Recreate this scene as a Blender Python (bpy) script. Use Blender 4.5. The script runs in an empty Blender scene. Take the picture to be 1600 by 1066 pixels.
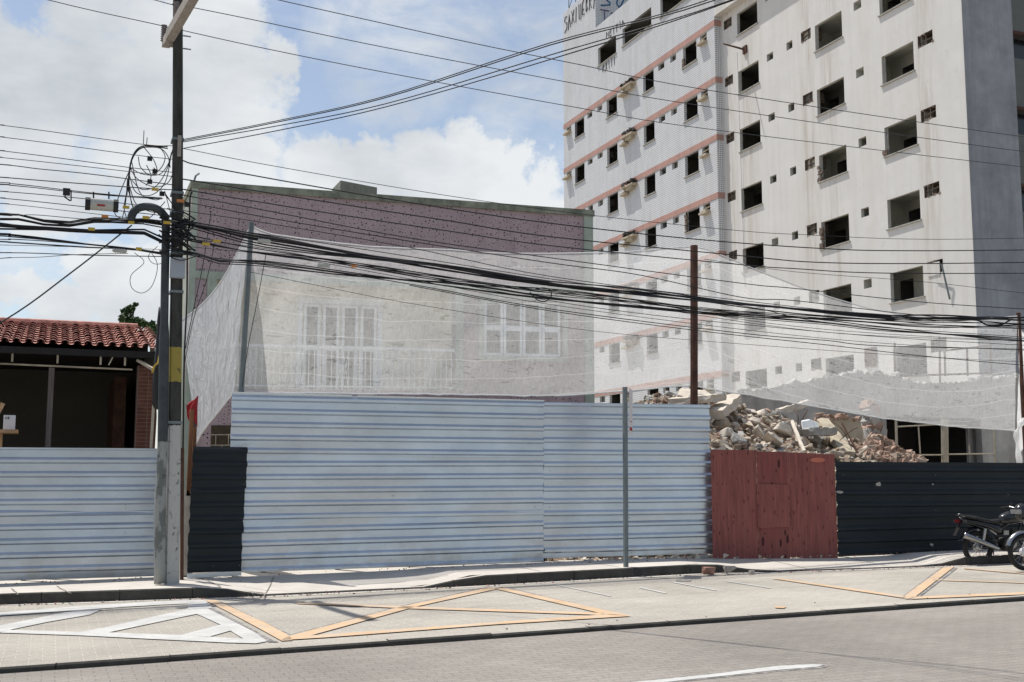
import bpy, bmesh, math, random
import numpy as np
from mathutils import Vector, Matrix, noise as mnoise

# ---------------------------------------------------------------- camera
F = 1826.0; PITCH = math.atan(222 / F); YAW = math.radians(21.4); H = 1.65; G = .018
S = bpy.context.scene
cam_d = bpy.data.cameras.new("camera"); cam = bpy.data.objects.new("camera", cam_d)
S.collection.objects.link(cam); S.camera = cam
cam.location = (0, 0, H); cam.rotation_euler = (math.pi / 2 + PITCH, 0, -YAW)
cam_d.sensor_width = 36; cam_d.lens = 36 * F / 1600; cam_d.clip_end = 3000

# ---------------------------------------------------------------- light
SUN = Vector((-.235, .32, 1.0)).normalized()
sun_d = bpy.data.lights.new("sun", 'SUN'); sun = bpy.data.objects.new("sun", sun_d)
S.collection.objects.link(sun); sun_d.energy = 5.0; sun_d.angle = math.radians(.53); sun_d.color = (1, .955, .89)
sun.rotation_euler = SUN.to_track_quat('Z', 'Y').to_euler()
S.view_settings.view_transform = 'Standard'; S.view_settings.look = 'None'
S.view_settings.exposure = 0.0; S.view_settings.gamma = 1.0

def ray(x, y):
    u = (x - 800) / F; v = (533 - y) / F
    fx, fy = math.sin(YAW), math.cos(YAW)
    fw = math.cos(PITCH) - v * math.sin(PITCH); up = math.sin(PITCH) + v * math.cos(PITCH)
    return Vector((fx * fw + fy * u, fy * fw - fx * u, up))
C0 = Vector((0, 0, H))
def onY(x, y, Y): r = ray(x, y); return C0 + r * (Y / r.y)
def onX(x, y, X): r = ray(x, y); return C0 + r * (X / r.x)
def onG(x, y, dz=0.0): r = ray(x, y); return C0 + r * ((dz - H) / (r.z - G * r.x))
def gz(X, dz=0.0): return G * X + dz

W = bpy.data.worlds.new("World"); S.world = W; W.use_nodes = True
def build_world():
    nt = W.node_tree; N = nt.nodes; L = nt.links
    for n in list(N): N.remove(n)
    out = N.new('ShaderNodeOutputWorld'); bg = N.new('ShaderNodeBackground'); bg.inputs[1].default_value = .10
    L.new(bg.outputs[0], out.inputs[0])
    sky = N.new('ShaderNodeTexSky'); sky.sky_type = 'NISHITA'; sky.sun_disc = False
    sky.sun_elevation = math.asin(SUN.z); sky.sun_rotation = math.atan2(SUN.x, SUN.y)
    sky.air_density = 1.0; sky.dust_density = .8; sky.ozone_density = 1.6
    tc = N.new('ShaderNodeTexCoord')
    def math_(op, a, b=None, c=None, clamp=False):
        m = N.new('ShaderNodeMath'); m.operation = op; m.use_clamp = clamp
        for i, v in enumerate((a, b, c)):
            if v is None: continue
            if isinstance(v, (int, float)): m.inputs[i].default_value = v
            else: L.new(v, m.inputs[i])
        return m.outputs[0]
    def noise(scale, detail, rough, zs=1.6, off=(0, 0, 0), dist=0):
        mp = N.new('ShaderNodeMapping'); mp.inputs['Scale'].default_value = (1, 1, zs); mp.inputs['Location'].default_value = off
        L.new(tc.outputs['Generated'], mp.inputs[0])
        n = N.new('ShaderNodeTexNoise'); n.inputs['Scale'].default_value = scale; n.inputs['Detail'].default_value = detail
        n.inputs['Roughness'].default_value = rough; n.inputs['Distortion'].default_value = dist
        L.new(mp.outputs[0], n.inputs[0]); return n.outputs[0]
    blobs = [(150, 25, 75), (330, 15, 80), (230, 40, 70), (60, 90, 60), (420, 90, 50), (-60, 20, 60), (-40, 150, 130), (60, 200, 110), (170, 130, 120), (270, 110, 95), (340, 150, 95), (375, 215, 80), (430, 275, 50), (250, 250, 120), (90, 300, 80), (-80, 60, 80),
             (520, 275, 60), (570, 240, 48), (650, 245, 62), (720, 225, 45), (765, 250, 50), (820, 285, 45), (860, 320, 60), (700, 310, 80), (560, 320, 80), (400, 340, 90), (880, 380, 90),
             (70, 480, 50), (140, 440, 55), (215, 425, 60), (250, 480, 60), (190, 500, 60), (-60, 470, 60), (310, 60, 60)]
    wn = N.new('ShaderNodeTexNoise'); wn.inputs['Scale'].default_value = 11; wn.inputs['Detail'].default_value = 7; wn.inputs['Roughness'].default_value = .62; L.new(tc.outputs['Generated'], wn.inputs[0])
    wa = N.new('ShaderNodeVectorMath'); wa.operation = 'SUBTRACT'; L.new(wn.outputs['Color'], wa.inputs[0]); wa.inputs[1].default_value = (.5, .5, .5)
    wb = N.new('ShaderNodeVectorMath'); wb.operation = 'MULTIPLY_ADD'; L.new(wa.outputs[0], wb.inputs[0]); wb.inputs[1].default_value = (.13, .13, .13); L.new(tc.outputs['Generated'], wb.inputs[2])
    wc = N.new('ShaderNodeVectorMath'); wc.operation = 'NORMALIZE'; L.new(wb.outputs[0], wc.inputs[0])
    acc = None
    for (x, y, r) in blobs:
        d = ray(x, y).normalized(); c1 = math.cos(r * 1.25 / F); c0 = math.cos(r * .35 / F)
        vm = N.new('ShaderNodeVectorMath'); vm.operation = 'DOT_PRODUCT'; L.new(wc.outputs[0], vm.inputs[0]); vm.inputs[1].default_value = d
        mr = N.new('ShaderNodeMapRange'); mr.inputs[1].default_value = c1; mr.inputs[2].default_value = c0; L.new(vm.outputs['Value'], mr.inputs[0])
        acc = mr.outputs[0] if acc is None else math_('MAXIMUM', acc, mr.outputs[0])
    fine = noise(16, 9, .6, 1.4)
    puff = noise(7, 6, .55, 1.5, (3, 1, 2))
    wide = noise(2.3, 5, .5, 2.2, (1.3, .2, .6))
    # frontal region of hand-placed cumulus, elsewhere plain noise clouds
    fd = ray(500, 300).normalized()
    vm = N.new('ShaderNodeVectorMath'); vm.operation = 'DOT_PRODUCT'; L.new(tc.outputs['Generated'], vm.inputs[0]); vm.inputs[1].default_value = fd
    front = N.new('ShaderNodeMapRange'); front.inputs[1].default_value = .80; front.inputs[2].default_value = .93; L.new(vm.outputs['Value'], front.inputs[0])
    gen = math_('MULTIPLY', math_('SUBTRACT', wide, .54), 4.0, clamp=True)
    field = N.new('ShaderNodeMix'); field.data_type = 'FLOAT'
    L.new(front.outputs[0], field.inputs[0]); L.new(gen, field.inputs[2]); L.new(acc, field.inputs[3])
    f = math_('ADD', field.outputs[0], math_('MULTIPLY', math_('SUBTRACT', fine, .5), 1.15))
    f = math_('ADD', f, math_('MULTIPLY', math_('SUBTRACT', puff, .5), 1.1))
    dens = N.new('ShaderNodeMapRange'); dens.interpolation_type = 'SMOOTHSTEP'; dens.inputs[1].default_value = .20; dens.inputs[2].default_value = .80; L.new(f, dens.inputs[0])
    # thin veil
    veil = noise(3.2, 8, .62, 2.6, (5, 4, 1), .4)
    vl = N.new('ShaderNodeMapRange'); vl.interpolation_type = 'SMOOTHSTEP'; vl.inputs[1].default_value = .43; vl.inputs[2].default_value = .72; vl.inputs[4].default_value = .7; L.new(veil, vl.inputs[0])
    soft = None
    for (x, y, r) in [(620, 10, 110), (690, 60, 90), (540, 20, 70), (740, 70, 60), (820, 190, 70), (600, 110, 60), (880, 200, 60), (30, 390, 60), (860, 20, 60)]:
        vm = N.new('ShaderNodeVectorMath'); vm.operation = 'DOT_PRODUCT'; L.new(wc.outputs[0], vm.inputs[0]); vm.inputs[1].default_value = ray(x, y).normalized()
        mr = N.new('ShaderNodeMapRange'); mr.inputs[1].default_value = math.cos(r * 1.5 / F); mr.inputs[2].default_value = 1.0; mr.inputs[4].default_value = .8; L.new(vm.outputs['Value'], mr.inputs[0])
        soft = mr.outputs[0] if soft is None else math_('MAXIMUM', soft, mr.outputs[0])
    wisp = noise(9, 9, .66, 2.2, (7, 2, 4), .5)
    soft = math_('MULTIPLY', soft, math_('MULTIPLY', math_('SUBTRACT', wisp, .30), 3.4, clamp=True), clamp=True)
    d2 = math_('MAXIMUM', dens.outputs[0], math_('MAXIMUM', vl.outputs[0], soft))
    d2 = math_('MAXIMUM', d2, .10)
    shade = noise(5, 7, .55, 2.0, (2, 7, 3))
    cr = N.new('ShaderNodeValToRGB'); L.new(shade, cr.inputs[0])
    cr.color_ramp.elements[0].position = .33; cr.color_ramp.elements[0].color = (5.4, 5.8, 6.3, 1)
    cr.color_ramp.elements[1].position = .60; cr.color_ramp.elements[1].color = (8.3, 8.6, 8.8, 1)
    mix = N.new('ShaderNodeMix'); mix.data_type = 'RGBA'
    L.new(d2, mix.inputs[0]); 
    skm = N.new('ShaderNodeMix'); skm.data_type = 'RGBA'; skm.blend_type = 'MULTIPLY'; skm.inputs[0].default_value = 1
    L.new(sky.outputs[0], skm.inputs[6]); skm.inputs[7].default_value = (1.65, 1.48, 1.34, 1)
    L.new(skm.outputs[2], mix.inputs[6]); L.new(cr.outputs[0], mix.inputs[7])
    L.new(mix.outputs[2], bg.inputs[0])
build_world()

# ---------------------------------------------------------------- materials
def mat(name, col, rough=.8, metal=0., var=.15, vscale=3., bump=.0, bscale=40., col2=None, stretch=(1, 1, 1), streak=0., streak_col=(.12, .11, .1), spec=.3):
    m = bpy.data.materials.new(name); m.use_nodes = True
    nt = m.node_tree; N = nt.nodes; L = nt.links; b = N['Principled BSDF']
    b.inputs['Roughness'].default_value = rough; b.inputs['Metallic'].default_value = metal; b.inputs['Specular IOR Level'].default_value = spec
    tc = N.new('ShaderNodeTexCoord'); mp = N.new('ShaderNodeMapping'); mp.inputs['Scale'].default_value = stretch; L.new(tc.outputs['Object'], mp.inputs[0])
    n = N.new('ShaderNodeTexNoise'); n.inputs['Scale'].default_value = vscale; n.inputs['Detail'].default_value = 8; n.inputs['Roughness'].default_value = .65
    L.new(mp.outputs[0], n.inputs[0])
    r = N.new('ShaderNodeValToRGB'); L.new(n.outputs[0], r.inputs[0])
    c2 = col2 or tuple(c * (1 - var * 1.6) for c in col)
    c1 = tuple(min(1, c * (1 + var * .6)) for c in col)
    r.color_ramp.elements[0].position = .3; r.color_ramp.elements[0].color = (*c2, 1)
    r.color_ramp.elements[1].position = .68; r.color_ramp.elements[1].color = (*c1, 1)
    o = r.outputs[0]
    if streak:
        mp2 = N.new('ShaderNodeMapping'); mp2.inputs['Scale'].default_value = (1.6, 1.6, .09); L.new(tc.outputs['Object'], mp2.inputs[0])
        n2 = N.new('ShaderNodeTexNoise'); n2.inputs['Scale'].default_value = 1.6; n2.inputs['Detail'].default_value = 9; n2.inputs['Roughness'].default_value = .6; L.new(mp2.outputs[0], n2.inputs[0])
        mr = N.new('ShaderNodeMapRange'); mr.inputs[1].default_value = .46; mr.inputs[2].default_value = .70; mr.inputs[4].default_value = streak; L.new(n2.outputs[0], mr.inputs[0])
        mx = N.new('ShaderNodeMix'); mx.data_type = 'RGBA'; L.new(mr.outputs[0], mx.inputs[0]); L.new(o, mx.inputs[6]); mx.inputs[7].default_value = (*streak_col, 1); o = mx.outputs[2]
    L.new(o, b.inputs['Base Color'])
    if bump:
        n3 = N.new('ShaderNodeTexNoise'); n3.inputs['Scale'].default_value = bscale; n3.inputs['Detail'].default_value = 5; L.new(tc.outputs['Object'], n3.inputs[0])
        bp = N.new('ShaderNodeBump'); bp.inputs['Strength'].default_value = bump; bp.inputs['Distance'].default_value = .02; L.new(n3.outputs[0], bp.inputs['Height']); L.new(bp.outputs[0], b.inputs['Normal'])
    return m

def add_color_layer(m, fac_builder, col):
    """mix another colour over the base colour with a factor built from nodes"""
    nt = m.node_tree; N = nt.nodes; L = nt.links; b = N['Principled BSDF']
    src = b.inputs['Base Color'].links[0].from_socket
    tc = N.new('ShaderNodeTexCoord'); fac = fac_builder(N, L, tc)
    mx = N.new('ShaderNodeMix'); mx.data_type = 'RGBA'; L.new(fac, mx.inputs[0]); L.new(src, mx.inputs[6]); mx.inputs[7].default_value = (*col, 1)
    L.new(mx.outputs[2], b.inputs['Base Color'])

def grid_fac(sy, sz, width, axes='YZ', offset_rows=False):
    """1 on the joints of a rectangular tile grid in object space"""
    def f(N, L, tc):
        sp = N.new('ShaderNodeSeparateXYZ'); L.new(tc.outputs['Object'], sp.inputs[0])
        outs = []
        for ax, s in ((axes[0], sy), (axes[1], sz)):
            d = N.new('ShaderNodeMath'); d.operation = 'DIVIDE'; L.new(sp.outputs[ax], d.inputs[0]); d.inputs[1].default_value = s
            fr = N.new('ShaderNodeMath'); fr.operation = 'FRACT'; L.new(d.outputs[0], fr.inputs[0])
            lt = N.new('ShaderNodeMath'); lt.operation = 'LESS_THAN'; L.new(fr.outputs[0], lt.inputs[0]); lt.inputs[1].default_value = width / s
            outs.append(lt.outputs[0])
        mx = N.new('ShaderNodeMath'); mx.operation = 'MAXIMUM'; L.new(outs[0], mx.inputs[0]); L.new(outs[1], mx.inputs[1]); return mx.outputs[0]
    return f
def spot_fac(scale, thr, stretch=(1, 1, 1), rnd=1.0):
    def f(N, L, tc):
        mp = N.new('ShaderNodeMapping'); mp.inputs['Scale'].default_value = stretch; L.new(tc.outputs['Object'], mp.inputs[0])
        sx = N.new('ShaderNodeSeparateXYZ'); L.new(mp.outputs[0], sx.inputs[0]); cx_ = N.new('ShaderNodeCombineXYZ'); L.new(sx.outputs[0], cx_.inputs[0]); L.new(sx.outputs[2], cx_.inputs[1])
        v = N.new('ShaderNodeTexVoronoi'); v.voronoi_dimensions = '2D'; v.inputs['Scale'].default_value = scale; v.inputs['Randomness'].default_value = rnd; L.new(cx_.outputs[0], v.inputs['Vector'])
        sp = N.new('ShaderNodeSeparateColor'); L.new(v.outputs['Color'], sp.inputs[0])
        t = N.new('ShaderNodeMath'); t.operation = 'MULTIPLY'; L.new(sp.outputs[0], t.inputs[0]); t.inputs[1].default_value = thr
        lt = N.new('ShaderNodeMath'); lt.operation = 'LESS_THAN'; L.new(v.outputs['Distance'], lt.inputs[0]); L.new(t.outputs[0], lt.inputs[1]); return lt.outputs[0]
    return f
def noise_fac(scale, lo, hi, amt, stretch=(1, 1, 1), detail=6, zlo=None, zhi=None):
    def f(N, L, tc):
        mp = N.new('ShaderNodeMapping'); mp.inputs['Scale'].default_value = stretch; L.new(tc.outputs['Object'], mp.inputs[0])
        n = N.new('ShaderNodeTexNoise'); n.inputs['Scale'].default_value = scale; n.inputs['Detail'].default_value = detail; n.inputs['Roughness'].default_value = .65; L.new(mp.outputs[0], n.inputs[0])
        mr = N.new('ShaderNodeMapRange'); mr.inputs[1].default_value = lo; mr.inputs[2].default_value = hi; mr.inputs[4].default_value = amt; L.new(n.outputs[0], mr.inputs[0])
        o = mr.outputs[0]
        if zlo is not None:
            sp = N.new('ShaderNodeSeparateXYZ'); L.new(tc.outputs['Object'], sp.inputs[0])
            m2 = N.new('ShaderNodeMapRange'); m2.inputs[1].default_value = zlo; m2.inputs[2].default_value = zhi; L.new(sp.outputs[2], m2.inputs[0])
            mm = N.new('ShaderNodeMath'); mm.operation = 'MULTIPLY'; L.new(o, mm.inputs[0]); L.new(m2.outputs[0], mm.inputs[1]); o = mm.outputs[0]
        return o
    return f

M = {}
M['tile'] = mat('white_tile', (.74, .75, .75), .35, var=.05, vscale=1.2, streak=.25, streak_col=(.42, .41, .38))
add_color_layer(M['tile'], grid_fac(.108, .108, .02), (.27, .27, .29))
add_color_layer(M['tile'], noise_fac(1.1, .56, .78, .35, (1, 1, .15)), (.5, .48, .43))
M['tile_x'] = mat('white_tile_end', (.74, .75, .75), .35, var=.05, vscale=1.2)
add_color_layer(M['tile_x'], grid_fac(.108, .108, .02, 'XZ'), (.22, .22, .23))
M['band'] = mat('terracotta_band', (.47, .28, .235), .7, var=.1, vscale=2, streak=.25)
M['cream'] = mat('cream_render', (.67, .662, .64), .9, var=.04, vscale=.8, bump=.15, bscale=6, streak=.22, streak_col=(.45, .41, .36))
add_color_layer(M['cream'], noise_fac(.35, .5, .75, .3, (1, 1, .25), 8), (.60, .555, .48))
def column_stain(cols, amt, half=.75, y0=45.):
    def f(N, L, tc):
        sp = N.new('ShaderNodeSeparateXYZ'); L.new(tc.outputs['Object'], sp.inputs[0]); acc = None
        for c in cols:
            a = N.new('ShaderNodeMath'); a.operation = 'SUBTRACT'; L.new(sp.outputs[1], a.inputs[0]); a.inputs[1].default_value = c - y0
            b = N.new('ShaderNodeMath'); b.operation = 'ABSOLUTE'; L.new(a.outputs[0], b.inputs[0])
            m_ = N.new('ShaderNodeMapRange'); m_.inputs[1].default_value = half; m_.inputs[2].default_value = half * .3; L.new(b.outputs[0], m_.inputs[0])
            if acc is None: acc = m_.outputs[0]
            else: x = N.new('ShaderNodeMath'); x.operation = 'MAXIMUM'; L.new(acc, x.inputs[0]); L.new(m_.outputs[0], x.inputs[1]); acc = x.outputs[0]
        mp = N.new('ShaderNodeMapping'); mp.inputs['Scale'].default_value = (1, 3.2, .22); L.new(tc.outputs['Object'], mp.inputs[0])
        n = N.new('ShaderNodeTexNoise'); n.inputs['Scale'].default_value = 1.3; n.inputs['Detail'].default_value = 9; n.inputs['Roughness'].default_value = .68; L.new(mp.outputs[0], n.inputs[0])
        r = N.new('ShaderNodeMapRange'); r.inputs[1].default_value = .42; r.inputs[2].default_value = .68; r.inputs[4].default_value = amt; L.new(n.outputs[0], r.inputs[0])
        o = N.new('ShaderNodeMath'); o.operation = 'MULTIPLY'; L.new(acc, o.inputs[0]); L.new(r.outputs[0], o.inputs[1]); return o.outputs[0]
    return f
add_color_layer(M['cream'], column_stain([35.4, 43.1, 49.7, 47.9, 41.5], .62), (.40, .35, .28))
add_color_layer(M['cream'], noise_fac(2.2, .60, .72, .35, (1, 1, 1), 9), (.52, .47, .40))
add_color_layer(M['tile'], column_stain([51.4, 60.3, 68.7, 57.6, 53], .35), (.42, .39, .33))
M['greywall'] = mat('grey_blue_render', (.31, .325, .35), .9, var=.18, vscale=.9, bump=.1, bscale=5, streak=.5, streak_col=(.16, .17, .185))
M['oldwing'] = mat('old_wing_render', (.15, .16, .155), .9, var=.1, vscale=1)
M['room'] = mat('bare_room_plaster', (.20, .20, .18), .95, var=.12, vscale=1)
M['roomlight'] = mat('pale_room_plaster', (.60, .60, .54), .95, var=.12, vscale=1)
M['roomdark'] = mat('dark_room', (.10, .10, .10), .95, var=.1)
M['jamb'] = mat('window_jamb', (.55, .54, .50), .9, var=.1)
M['sill'] = mat('stone_sill', (.38, .37, .34), .9, var=.2, vscale=6)
M['brickhole'] = mat('broken_brick', (.20, .155, .125), .95, var=.4, vscale=14, bump=.5)
M['ledge'] = mat('ledge_concrete', (.50, .44, .34), .95, var=.25, vscale=5, bump=.4)
M['debris_dark'] = mat('dark_debris', (.06, .055, .05), .95, var=.3, vscale=9)
M['spray'] = mat('black_spray', (.05, .05, .055), .7, var=.05)
M['spray_blue'] = mat('blue_spray', (.04, .14, .28), .7, var=.05)
M['spray_purple'] = mat('purple_spray', (.16, .12, .26), .7, var=.05)
M['pink'] = mat('pink_pebbledash', (.43, .335, .345), .9, var=.10, vscale=1.1, bump=.25, bscale=30, streak=.5, streak_col=(.29, .225, .23))
add_color_layer(M['pink'], spot_fac(12.5, .21), (.045, .03, .045))
add_color_layer(M['pink'], spot_fac(19, .18), (.10, .05, .06))
M['green'] = mat('green_paint', (.40, .45, .375), .85, var=.15, vscale=2.5, streak=.35, streak_col=(.12, .14, .10))
M['greencap'] = mat('mossy_green_cap', (.27, .285, .22), .9, var=.35, vscale=4, streak=.6, streak_col=(.06, .07, .05))
M['balcony'] = mat('balcony_plaster', (.78, .74, .62), .9, var=.05)
M['whitewood'] = mat('white_shutter', (.80, .83, .84), .6, var=.08, vscale=4)
M['louvre'] = mat('grey_louvre', (.11, .125, .135), .6, var=.08, vscale=4)
M['whitemetal'] = mat('white_metal', (.78, .79, .78), .5, var=.05)
M['browntile'] = mat('brown_glazed_tile', (.07, .05, .028), .35, var=.3, vscale=8)
M['greyblock'] = mat('grey_block', (.22, .22, .19), .9, var=.2, vscale=6, stretch=(6, 1, 1))
def sheet_mat(name, col, metal, rough, var):
    m = mat(name, col, rough, metal, var=var, vscale=2.2, stretch=(.5, 1, 1), bump=.06, bscale=3, spec=.5)
    add_color_layer(m, noise_fac(1.5, .55, .8, .35, (.25, 1, 2.2), 8), tuple(c * .7 for c in col))
    return m
M['galv'] = sheet_mat('galvanised_sheet', (.55, .615, .69), .85, .32, .10)
M['galv_left'] = sheet_mat('galvanised_sheet_left', (.49, .545, .61), .85, .33, .10)
add_color_layer(M['galv'], noise_fac(3.1, .62, .72, .3, (.7, 1, .7), 9), (.42, .43, .43))
add_color_layer(M['galv'], noise_fac(6, .42, .66, .5, (.6, 1, .8), 9, .75, -.1), (.33, .30, .25))
add_color_layer(M['galv_left'], noise_fac(6, .42, .66, .5, (.6, 1, .8), 9, .75, .0), (.33, .30, .25))
M['darksheet'] = sheet_mat('dark_painted_sheet', (.015, .021, .026), .0, .45, .2)
M['darksheet'].node_tree.nodes['Principled BSDF'].inputs['Specular IOR Level'].default_value = .2
add_color_layer(M['darksheet'], noise_fac(.9, .60, .74, .10, (1, 1, 2.2), 8), (.14, .16, .18))
M['ply'] = mat('red_plywood', (.25, .082, .068), .75, var=.22, vscale=3, stretch=(9, 9, .5), bump=.1, bscale=20, col2=(.15, .05, .045))
add_color_layer(M['ply'], noise_fac(1.1, .5, .66, .5, (1, 1, 1), 9), (.19, .06, .06))
add_color_layer(M['ply'], noise_fac(2.2, .52, .72, .5, (3, 3, .5), 8), (.25, .105, .085))
add_color_layer(M['ply'], spot_fac(10.5, .15, (1.2, 1, .30)), (.11, .03, .03))
M['ply2'] = mat('red_plywood_dark', (.215, .062, .055), .75, var=.25, vscale=3, stretch=(9, 9, .6), bump=.1, bscale=20, col2=(.14, .05, .045))
add_color_layer(M['ply2'], noise_fac(2.2, .52, .72, .5, (3, 3, .5), 8), (.22, .085, .07))
add_color_layer(M['ply2'], spot_fac(8.5, .22, (1.2, 1, .30)), (.05, .014, .014))
M['plyred'] = mat('red_patch', (.50, .16, .11), .75, var=.1)
M['concrete'] = mat('pavement_concrete', (.54, .505, .455), .92, var=.10, vscale=1.5, bump=.25, bscale=25)
add_color_layer(M['concrete'], noise_fac(5, .55, .8, .4), (.36, .33, .29))
M['crack'] = mat('crack_dirt', (.22, .20, .175), .95, var=.3, vscale=9)
M['kerb'] = mat('kerb_face_dirt_shade', (.06, .058, .053), .92, var=.25, vscale=5, bump=.5, bscale=18)  # kerb faces, not tops: dirt plus the shade they stand in, put into the colour
def paver(name, c1, c2, mortar, bw, bh, msize, rotz=0.):
    m = mat(name, c1, .9, var=.1, bump=0)
    nt = m.node_tree; N = nt.nodes; L = nt.links; b = N['Principled BSDF']
    src = b.inputs['Base Color'].links[0].from_socket
    tc = N.new('ShaderNodeTexCoord'); mp = N.new('ShaderNodeMapping'); mp.inputs['Rotation'].default_value[2] = rotz; L.new(tc.outputs['Object'], mp.inputs[0])
    br = N.new('ShaderNodeTexBrick'); br.inputs['Scale'].default_value = 1; br.inputs['Brick Width'].default_value = bw; br.inputs['Row Height'].default_value = bh
    br.inputs['Mortar Size'].default_value = msize; br.inputs['Mortar Smooth'].default_value = .3; br.inputs['Bias'].default_value = -.1
    br.inputs['Color1'].default_value = (*c1, 1); br.inputs['Color2'].default_value = (*c2, 1); br.inputs['Mortar'].default_value = (*mortar, 1)
    L.new(mp.outputs[0], br.inputs[0])
    big = N.new('ShaderNodeTexNoise'); big.inputs['Scale'].default_value = .35; big.inputs['Detail'].default_value = 9; big.inputs['Roughness'].default_value = .62; L.new(tc.outputs['Object'], big.inputs[0])
    r = N.new('ShaderNodeMapRange'); r.inputs[1].default_value = .3; r.inputs[2].default_value = .72; r.inputs[3].default_value = .72; r.inputs[4].default_value = 1.12; L.new(big.outputs[0], r.inputs[0])
    gr = N.new('ShaderNodeTexNoise'); gr.inputs['Scale'].default_value = 55; gr.inputs['Detail'].default_value = 3; L.new(tc.outputs['Object'], gr.inputs[0])
    r2 = N.new('ShaderNodeMapRange'); r2.inputs[1].default_value = .25; r2.inputs[2].default_value = .75; r2.inputs[3].default_value = .8; r2.inputs[4].default_value = 1.2; L.new(gr.outputs[0], r2.inputs[0])
    v = N.new('ShaderNodeMath'); v.operation = 'MULTIPLY'; L.new(r.outputs[0], v.inputs[0]); L.new(r2.outputs[0], v.inputs[1])
    vm = N.new('ShaderNodeVectorMath'); vm.operation = 'SCALE'; L.new(br.outputs['Color'], vm.inputs[0]); L.new(v.outputs[0], vm.inputs['Scale'])
    L.new(vm.outputs[0], b.inputs['Base Color'])
    bp = N.new('ShaderNodeBump'); bp.inputs['Strength'].default_value = .8; bp.inputs['Distance'].default_value = .012; bp.invert = True
    ad = N.new('ShaderNodeMath'); ad.operation = 'MULTIPLY_ADD'; L.new(gr.outputs[0], ad.inputs[0]); ad.inputs[1].default_value = -.35; L.new(br.outputs['Fac'], ad.inputs[2])
    L.new(ad.outputs[0], bp.inputs['Height']); L.new(bp.outputs[0], b.inputs['Normal'])
    return m
M['road'] = paver('road_blocks', (.29, .265, .235), (.26, .238, .212), (.20, .185, .163), .22, .115, .004)
M['bay'] = paver('bay_blocks', (.405, .375, .322), (.37, .342, .298), (.57, .54, .48), .24, .12, .0055)
add_color_layer(M['road'], noise_fac(.6, .47, .72, .55, (.2, 1.8, 1), 9), (.215, .19, .165))
add_color_layer(M['road'], noise_fac(1.7, .58, .7, .4, (1, 1, 1), 9), (.30, .28, .252))
add_color_layer(M['bay'], noise_fac(.5, .50, .72, .45, (.35, 1.4, 1), 9), (.30, .275, .24))
add_color_layer(M['bay'], noise_fac(2.5, .60, .70, .45, (1, 1, 1), 9), (.44, .41, .365))
add_color_layer(M['concrete'], noise_fac(.9, .50, .72, .35, (.5, 1.2, 1), 9), (.40, .37, .325))
def worn(m, scale=14, lo=.5, hi=.62, col=(.4, .38, .35), amt=.8):
    add_color_layer(m, noise_fac(scale, lo, hi, amt, (1, 1, 1), 9), col); return m
M['paint_white'] = worn(worn(mat('white_road_paint', (.51, .51, .49), .8, var=.14, vscale=2, bump=.2), lo=.52, hi=.68, amt=.75), 2.2, .5, .68, amt=.4)
M['paint_orange'] = worn(worn(mat('orange_road_paint', (.575, .40, .24), .8, var=.12, vscale=2, bump=.2), lo=.50, hi=.66, amt=.75), 2.2, .48, .68, amt=.45)
M['paint_old'] = worn(mat('old_black_marking', (.17, .16, .155), .9, var=.15, vscale=6), lo=.45, hi=.6)
M['lot'] = mat('bare_lot', (.36, .31, .25), .95, var=.3, vscale=2, bump=.5, bscale=12)
M['polec'] = mat('pole_concrete', (.055, .055, .05), .9, var=.4, vscale=3.5, stretch=(2, 2, .5), bump=.4, bscale=25)
def zramp(m, z0, z1, col, soft=3.):
    """paint everything between two heights (a real coat of paint)"""
    def f(N, L, tc):
        sp = N.new('ShaderNodeSeparateXYZ'); L.new(tc.outputs['Object'], sp.inputs[0])
        n = N.new('ShaderNodeTexNoise'); n.inputs['Scale'].default_value = 30; L.new(tc.outputs['Object'], n.inputs[0])
        ja = N.new('ShaderNodeMath'); ja.operation = 'MULTIPLY_ADD'; L.new(n.outputs[0], ja.inputs[0]); ja.inputs[1].default_value = .05; L.new(sp.outputs[2], ja.inputs[2])
        a = N.new('ShaderNodeMath'); a.operation = 'GREATER_THAN'; L.new(ja.outputs[0], a.inputs[0]); a.inputs[1].default_value = z0
        b = N.new('ShaderNodeMath'); b.operation = 'LESS_THAN'; L.new(ja.outputs[0], b.inputs[0]); b.inputs[1].default_value = z1
        c = N.new('ShaderNodeMath'); c.operation = 'MULTIPLY'; L.new(a.outputs[0], c.inputs[0]); L.new(b.outputs[0], c.inputs[1])
        d = N.new('ShaderNodeTexNoise'); d.inputs['Scale'].default_value = 9; d.inputs['Detail'].default_value = 8; L.new(tc.outputs['Object'], d.inputs[0])
        mr = N.new('ShaderNodeMapRange'); mr.inputs[1].default_value = .30; mr.inputs[2].default_value = .40; L.new(d.outputs[0], mr.inputs[0])
        e = N.new('ShaderNodeMath'); e.operation = 'MULTIPLY'; L.new(c.outputs[0], e.inputs[0]); L.new(mr.outputs[0], e.inputs[1]); return e.outputs[0]
    add_color_layer(m, f, col)
zramp(M['polec'], -.1, 2.35, (.42, .42, .40)); zramp(M['polec'], 3.0, 3.52, (.30, .24, .06))
M['riser'] = mat('riser_pipe_paint', (.05, .06, .065), .6, var=.25, vscale=5)
zramp(M['riser'], -.1, 2.1, (.27, .28, .27)); add_color_layer(M['riser'], noise_fac(5, .5, .56, .7, (1, 1, .4), 9, 2.3, 1.9), (.07, .08, .07))
add_color_layer(M['polec'], noise_fac(7, .55, .62, .55, (1, 1, .5), 9, 2.6, 1.5), (.13, .13, .12))
M['arm'] = mat('crossarm_concrete', (.36, .33, .29), .9, var=.15, vscale=5, bump=.3)
M['porcelain'] = mat('porcelain', (.22, .20, .20), .3, var=.2, vscale=8)
M['greybox'] = mat('grey_box_paint', (.33, .36, .40), .6, var=.05)
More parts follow.
